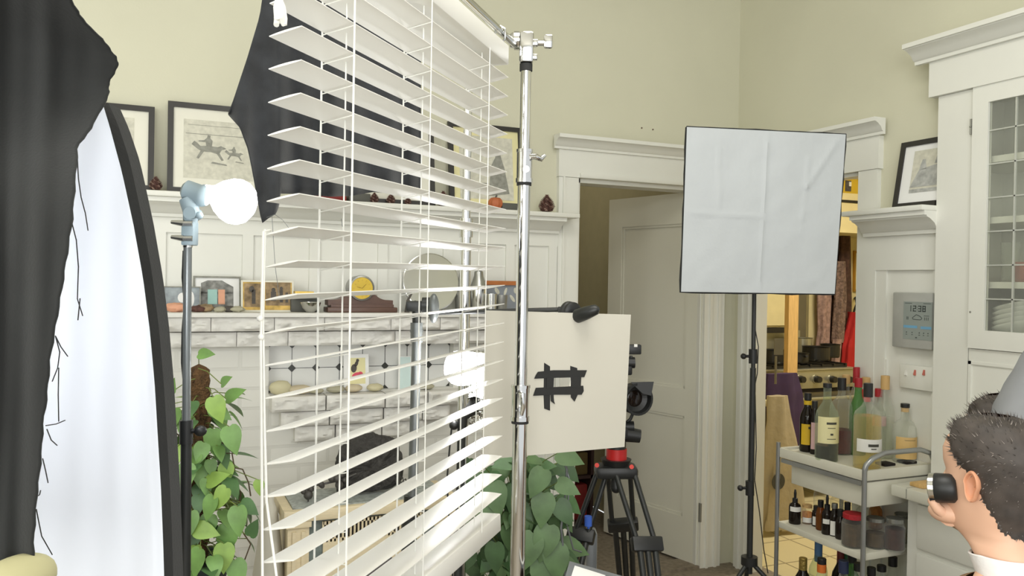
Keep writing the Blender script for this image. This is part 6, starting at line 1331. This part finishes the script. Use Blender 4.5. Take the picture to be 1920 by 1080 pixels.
def hair(root, T, fringe, seed, nst=2600):
    random.seed(seed); N = 64; rows = []
    def inside(z, a):
        ang = abs((a-math.pi/2+math.pi) % (2*math.pi)-math.pi)      # 0 = face, pi = back
        low = lerp([0, .55, 1.0, 1.25, 1.6, 1.85, 2.3, math.pi], [.090, .088, .082, .050, .016, -.03, -.085, -.112], ang); return z-low
    zs = [-.12+.006*i for i in range(40)]+[.1185]
    for z in zs:
        row = []
        for k in range(N):
            a = 2*math.pi*k/N; q = inside(z, a); o = max(-.004, min(1, q/.03))*(.004+.012*max(0, min(1, (z+.03)/.12)))+.002*noise.noise(Vector((math.cos(a)*9, math.sin(a)*9, z*60))) if q > -.008 else -.006
            row.append(T(headpt(z, a, o)))
        rows.append(row)
    mb = MB().grid(rows, closed=True)
    for i in range(nst):
        z = random.uniform(-.10, .118); a = random.uniform(0, 2*math.pi); q = inside(z, a)
        if q < .0: continue
        k = max(0, min(1, (z+.04)/.12)); L = .006+.011*k; o = .004+.010*k*min(1, q/.03)
        p = headpt(z, a, o-.004); n = (headpt(z, a, .03)-headpt(z, a, 0)).normalized(); sw = Vector((random.uniform(-.5, .5), random.uniform(.1, .7), -.9+1.2*k+random.uniform(-.3, .3)))
        e = p+(n*.30+sw*.7).normalized()*L; t = n.cross(sw).normalized()*.0016
        if z > .08: e.z += .004
        mb.add([T(p-t), T(p+t), T(e)], [(0, 1, 2)], 1 if random.random() < .28 else 0)
    mb.build('hair', ['hair', 'hairtip'], root, smooth=True, merge=0)
def basis(center, facing, crown):
    y = Vector(facing).normalized(); z = Vector(crown); z = (z-y*z.dot(y)).normalized(); x = y.cross(z)
    return Matrix(((x.x, y.x, z.x, center.x), (x.y, y.y, z.y, center.y), (x.z, y.z, z.z, center.z), (0, 0, 0, 1)))
ZU = Vector((0, 0, 1)); FH = ray(1849, 540); FH = Vector((FH.x, FH.y, 0)).normalized(); RH = FH.cross(ZU)      # line of sight to the people and its right
# first person: seated, seen from behind left, raising a small camera
hc = P(1859, 899, 1.70)
Mh = basis(hc, -RH*.79+FH*.61, ZU+RH*.03)
root, T, body = person('person with short dark hair, white collar and tan jacket raising a small black camera', Mh, lambda p: p if p.z > -.09 else p+Vector((0, -.058*min(1, (-.09-p.z)/.10), 0)), seed=3, zlow=-.62)
fd = (Mh.to_3x3()@Vector((0, 1, 0))); xr_ = Mh.to_3x3()@Vector((1, 0, 0))
# arm on the far side, raised: upper arm, forearm, wrist
obj = P(1768, 915, 1.725)
hand = P(1780, 962, 1.735)
sh = T(Vector((.185, .0, -.25))); 
far = xr_ if xr_.dot(FH) > 0 else -xr_
sh = T(Vector((.185 if xr_.dot(FH) > 0 else -.185, 0, -.25))); el = hand+FH*.22+RH*.11-ZU*.02
body.tube([sh, sh*.5+el*.5, el, el*.5+hand*.5, hand-(hand-el).normalized()*.03, hand], [.052, .045, .038, .034, .026, .028], 14)
# hand: palm and five fingers curled round the camera body
pn = (obj-hand); up_ = ZU; side = -FH; cr = -RH
palm = hand+FH*.012
body.ball(palm, 1, (.042, .036, .024), Matrix(((RH.x, FH.x, 0), (RH.y, FH.y, 0), (0, 0, 1))), seg=16)
for i, (off, L) in enumerate(((-.030, .064), (-.011, .074), (.009, .070), (.028, .056))):
    b = palm+RH*off+FH*.026; m1 = b+FH*.018+ZU*.018; m2 = m1+ZU*(L*.42)-FH*.002; m3 = m2+ZU*(L*.28)-FH*.014; body.tube([b, m1, m2, m3], [.0095, .0092, .0085, .0068], 10); body.ball(m3, .0068, seg=8)
tb_ = palm-FH*.022-RH*.010; body.tube([tb_, tb_-FH*.014+ZU*.012-RH*.012, tb_-FH*.012+ZU*.026-RH*.022], [.012, .0108, .009], 10); body.ball(tb_-FH*.012+ZU*.026-RH*.022, .009, seg=8)
ear(T, -1, body); ear(T, 1, body)
# legs to the floor (below the picture), seat
hipz = T(Vector((0, 0, -.62)))
fl_ = Vector((fd.x, fd.y, 0)).normalized()
lg = MB()
for s in (-1, 1):
    h0 = hipz+xr_*(.085*s)+ZU*.03; kn = h0+fl_*.42+xr_*.03*s-ZU*.03; an = Vector((kn.x, kn.y, .08))+fl_*.02; lg.tube([h0-fl_*.04, h0+fl_*.18, kn, kn*.5+an*.5, an], [.085, .078, .058, .05, .04], 16); lg.tube([an-fl_*.06-ZU*.035, an+fl_*.05-ZU*.04, an+fl_*.17-ZU*.05], [.04, .042, .028], 12)
bo = body.build('body', ['skin', 'earskin'], root, smooth=True, merge=0)
lg.build('trousers', 'trouser', root, smooth=True, merge=0)
hair(root, T, 0, 5)
N = 48
# jacket: shell round the torso, collar band
rows = []
for z in [-.62+.02*i for i in range(21)]:
    rows.append([T(headpt(z, 2*math.pi*k/N, .016+.004*noise.noise(Vector((k*.5, z*20, 1))))) for k in range(N)])
rows.append([T(headpt(-.212, 2*math.pi*k/N, .022)) for k in range(N)]); rows.append([T(headpt(-.198, 2*math.pi*k/N, .020)) for k in range(N)]); rows.append([T(headpt(-.194, 2*math.pi*k/N, .012)) for k in range(N)])
jk = MB().grid(rows, closed=True); jk.tube([sh+ZU*.0, sh*.5+el*.5, el, el*.5+hand*.5, hand-(hand-el).normalized()*.05], [.078, .064, .054, .048, .042], 16)
s2_ = T(Vector((-.185 if xr_.dot(FH) > 0 else .185, 0, -.25))); el2 = s2_-ZU*.27+fl_*.03-far*.03; w2_ = el2+fl_*.22-ZU*.03; jk.tube([s2_, s2_*.5+el2*.5, el2, w2_], [.078, .064, .054, .042], 16)
jk.build('jacket', 'jacket', root, smooth=True, merge=0)
rows = []
for z, o_ in ((-.212, .010), (-.19, .011), (-.165, .012), (-.142, .012), (-.140, .009), (-.142, .005)): rows.append([T(Vector((0, 0, z+.012*math.cos(2*math.pi*k/N+math.pi/2)*0))+Vector(((.060+o_)*math.cos(2*math.pi*k/N), (.058+o_)*math.sin(2*math.pi*k/N)-.006, -.010*(math.sin(2*math.pi*k/N)>0)*math.sin(2*math.pi*k/N)))) for k in range(N)])
MB().grid(rows, closed=True).build('collar', 'collar', root, smooth=True)
st0 = thing('stool', 'dark stool under the seated person', 'stool', (hipz.x, hipz.y, 0)); zt_ = hipz.z-.075; MB().cyl((hipz.x, hipz.y, zt_-.04), (hipz.x, hipz.y, zt_), .17, seg=28).build('seat', 'darkwood', st0)
for k in range(4): a = k*math.pi/2+.6; MB().tube([(hipz.x+.11*math.cos(a), hipz.y+.11*math.sin(a), zt_-.04), (hipz.x+.16*math.cos(a), hipz.y+.16*math.sin(a), 0)], .013, 8).build('leg', 'darkwood', st0)
# small camera held to the eye
vf = thing('viewfinder', 'small black viewfinder with chrome ring held up to the face', 'viewfinder', obj)
va = (-RH*.85+FH*.1-ZU*.1).normalized(); Rv = axis_R(va)
mb = MB(); mb.lathe([(0, -.03), (.024, -.028), (.030, -.02), (.031, .012), (.028, .016), (0, .016)], obj, Rv, 24); mb.build('barrel', 'blackplastic', vf)
MB().lathe([(.027, .014), (.0305, .014), (.0305, .024), (.026, .026), (.025, .020)], obj, Rv, 24).build('chrome_ring', 'chrome', vf)
MB().lathe([(0, .020), (.023, .020), (.0, .026)], obj, Rv, 20).build('front_glass', 'darkglass', vf)
# second person: leaning over behind
hc2 = P(1889, 836, 2.12)
Mh2 = basis(hc2, -RH*.95+FH*.25-ZU*.15, ZU-RH*.15)
BA = math.radians(150)
def bend2(p):
    if p.z > -.10: return p
    t = min(1, (-.10-p.z)/.12); a = -BA*t; piv = Vector((0, -.01, -.10)); q = Vector((p.x, p.y+.01, p.z+.10))
    c, s = math.cos(a), math.sin(a); y = q.y*c-q.z*s; z = q.y*s+q.z*c
    # rotate the trunk about the neck towards the back and up
    return piv+Vector((q.x, y, z))
root2, T2, body2 = person('person in a grey top leaning over behind the one with the white collar', Mh2, bend2, seed=9, zlow=-.66)
ear(T2, -1, body2); ear(T2, 1, body2)
hip2 = T2(Vector((0, 0, -.62))); fl2 = Vector((-RH.x, -RH.y, 0)); sd2 = FH
for s in (-1, 1):
    s3_ = T2(Vector((s*.18, .0, -.26))); e3 = s3_-ZU*.26+fl2*.02+sd2*(-.05*s); body2.tube([s3_, e3, e3-ZU*.22+fl2*.06], [.05, .038, .026], 12)
body2.build('body', ['skin', 'earskin'], root2, smooth=True, merge=0)
hair(root2, T2, 0, 8, 1500)
rows = [[T2(headpt(z, 2*math.pi*k/N, .016+.004*noise.noise(Vector((k*.5, z*20, 2))))) for k in range(N)] for z in [-.66+.02*i for i in range(23)]+[-.195]]
js = MB().grid(rows, closed=True)
for s in (-1, 1):
    s3_ = T2(Vector((s*.18, .0, -.26))); e3 = s3_-ZU*.26+fl2*.02+sd2*(-.05*s); js.tube([s3_, s3_*.5+e3*.5, s3_*.25+e3*.75], [.085, .07, .062], 16)
js.build('grey_top', 'greyshirt', root2, smooth=True, merge=0)
lg = MB()
for s in (-1, 1):
    h0 = hip2+sd2*(.085*s); kn = Vector((h0.x, h0.y, h0.z*.52)); an = Vector((h0.x, h0.y, .08)); lg.tube([h0+ZU*.03, kn, an], [.10, .065, .045], 16); lg.tube([an-fl2*.06-ZU*.035, an+fl2*.05-ZU*.04, an+fl2*.17-ZU*.05], [.04, .042, .028], 12)
lg.ball(hip2, 1, (.16, .185, .17), Matrix(((RH.x, FH.x, 0), (RH.y, FH.y, 0), (0, 0, 1))), seg=20)
lg.build('trousers', 'trouser', root2, smooth=True, merge=0)
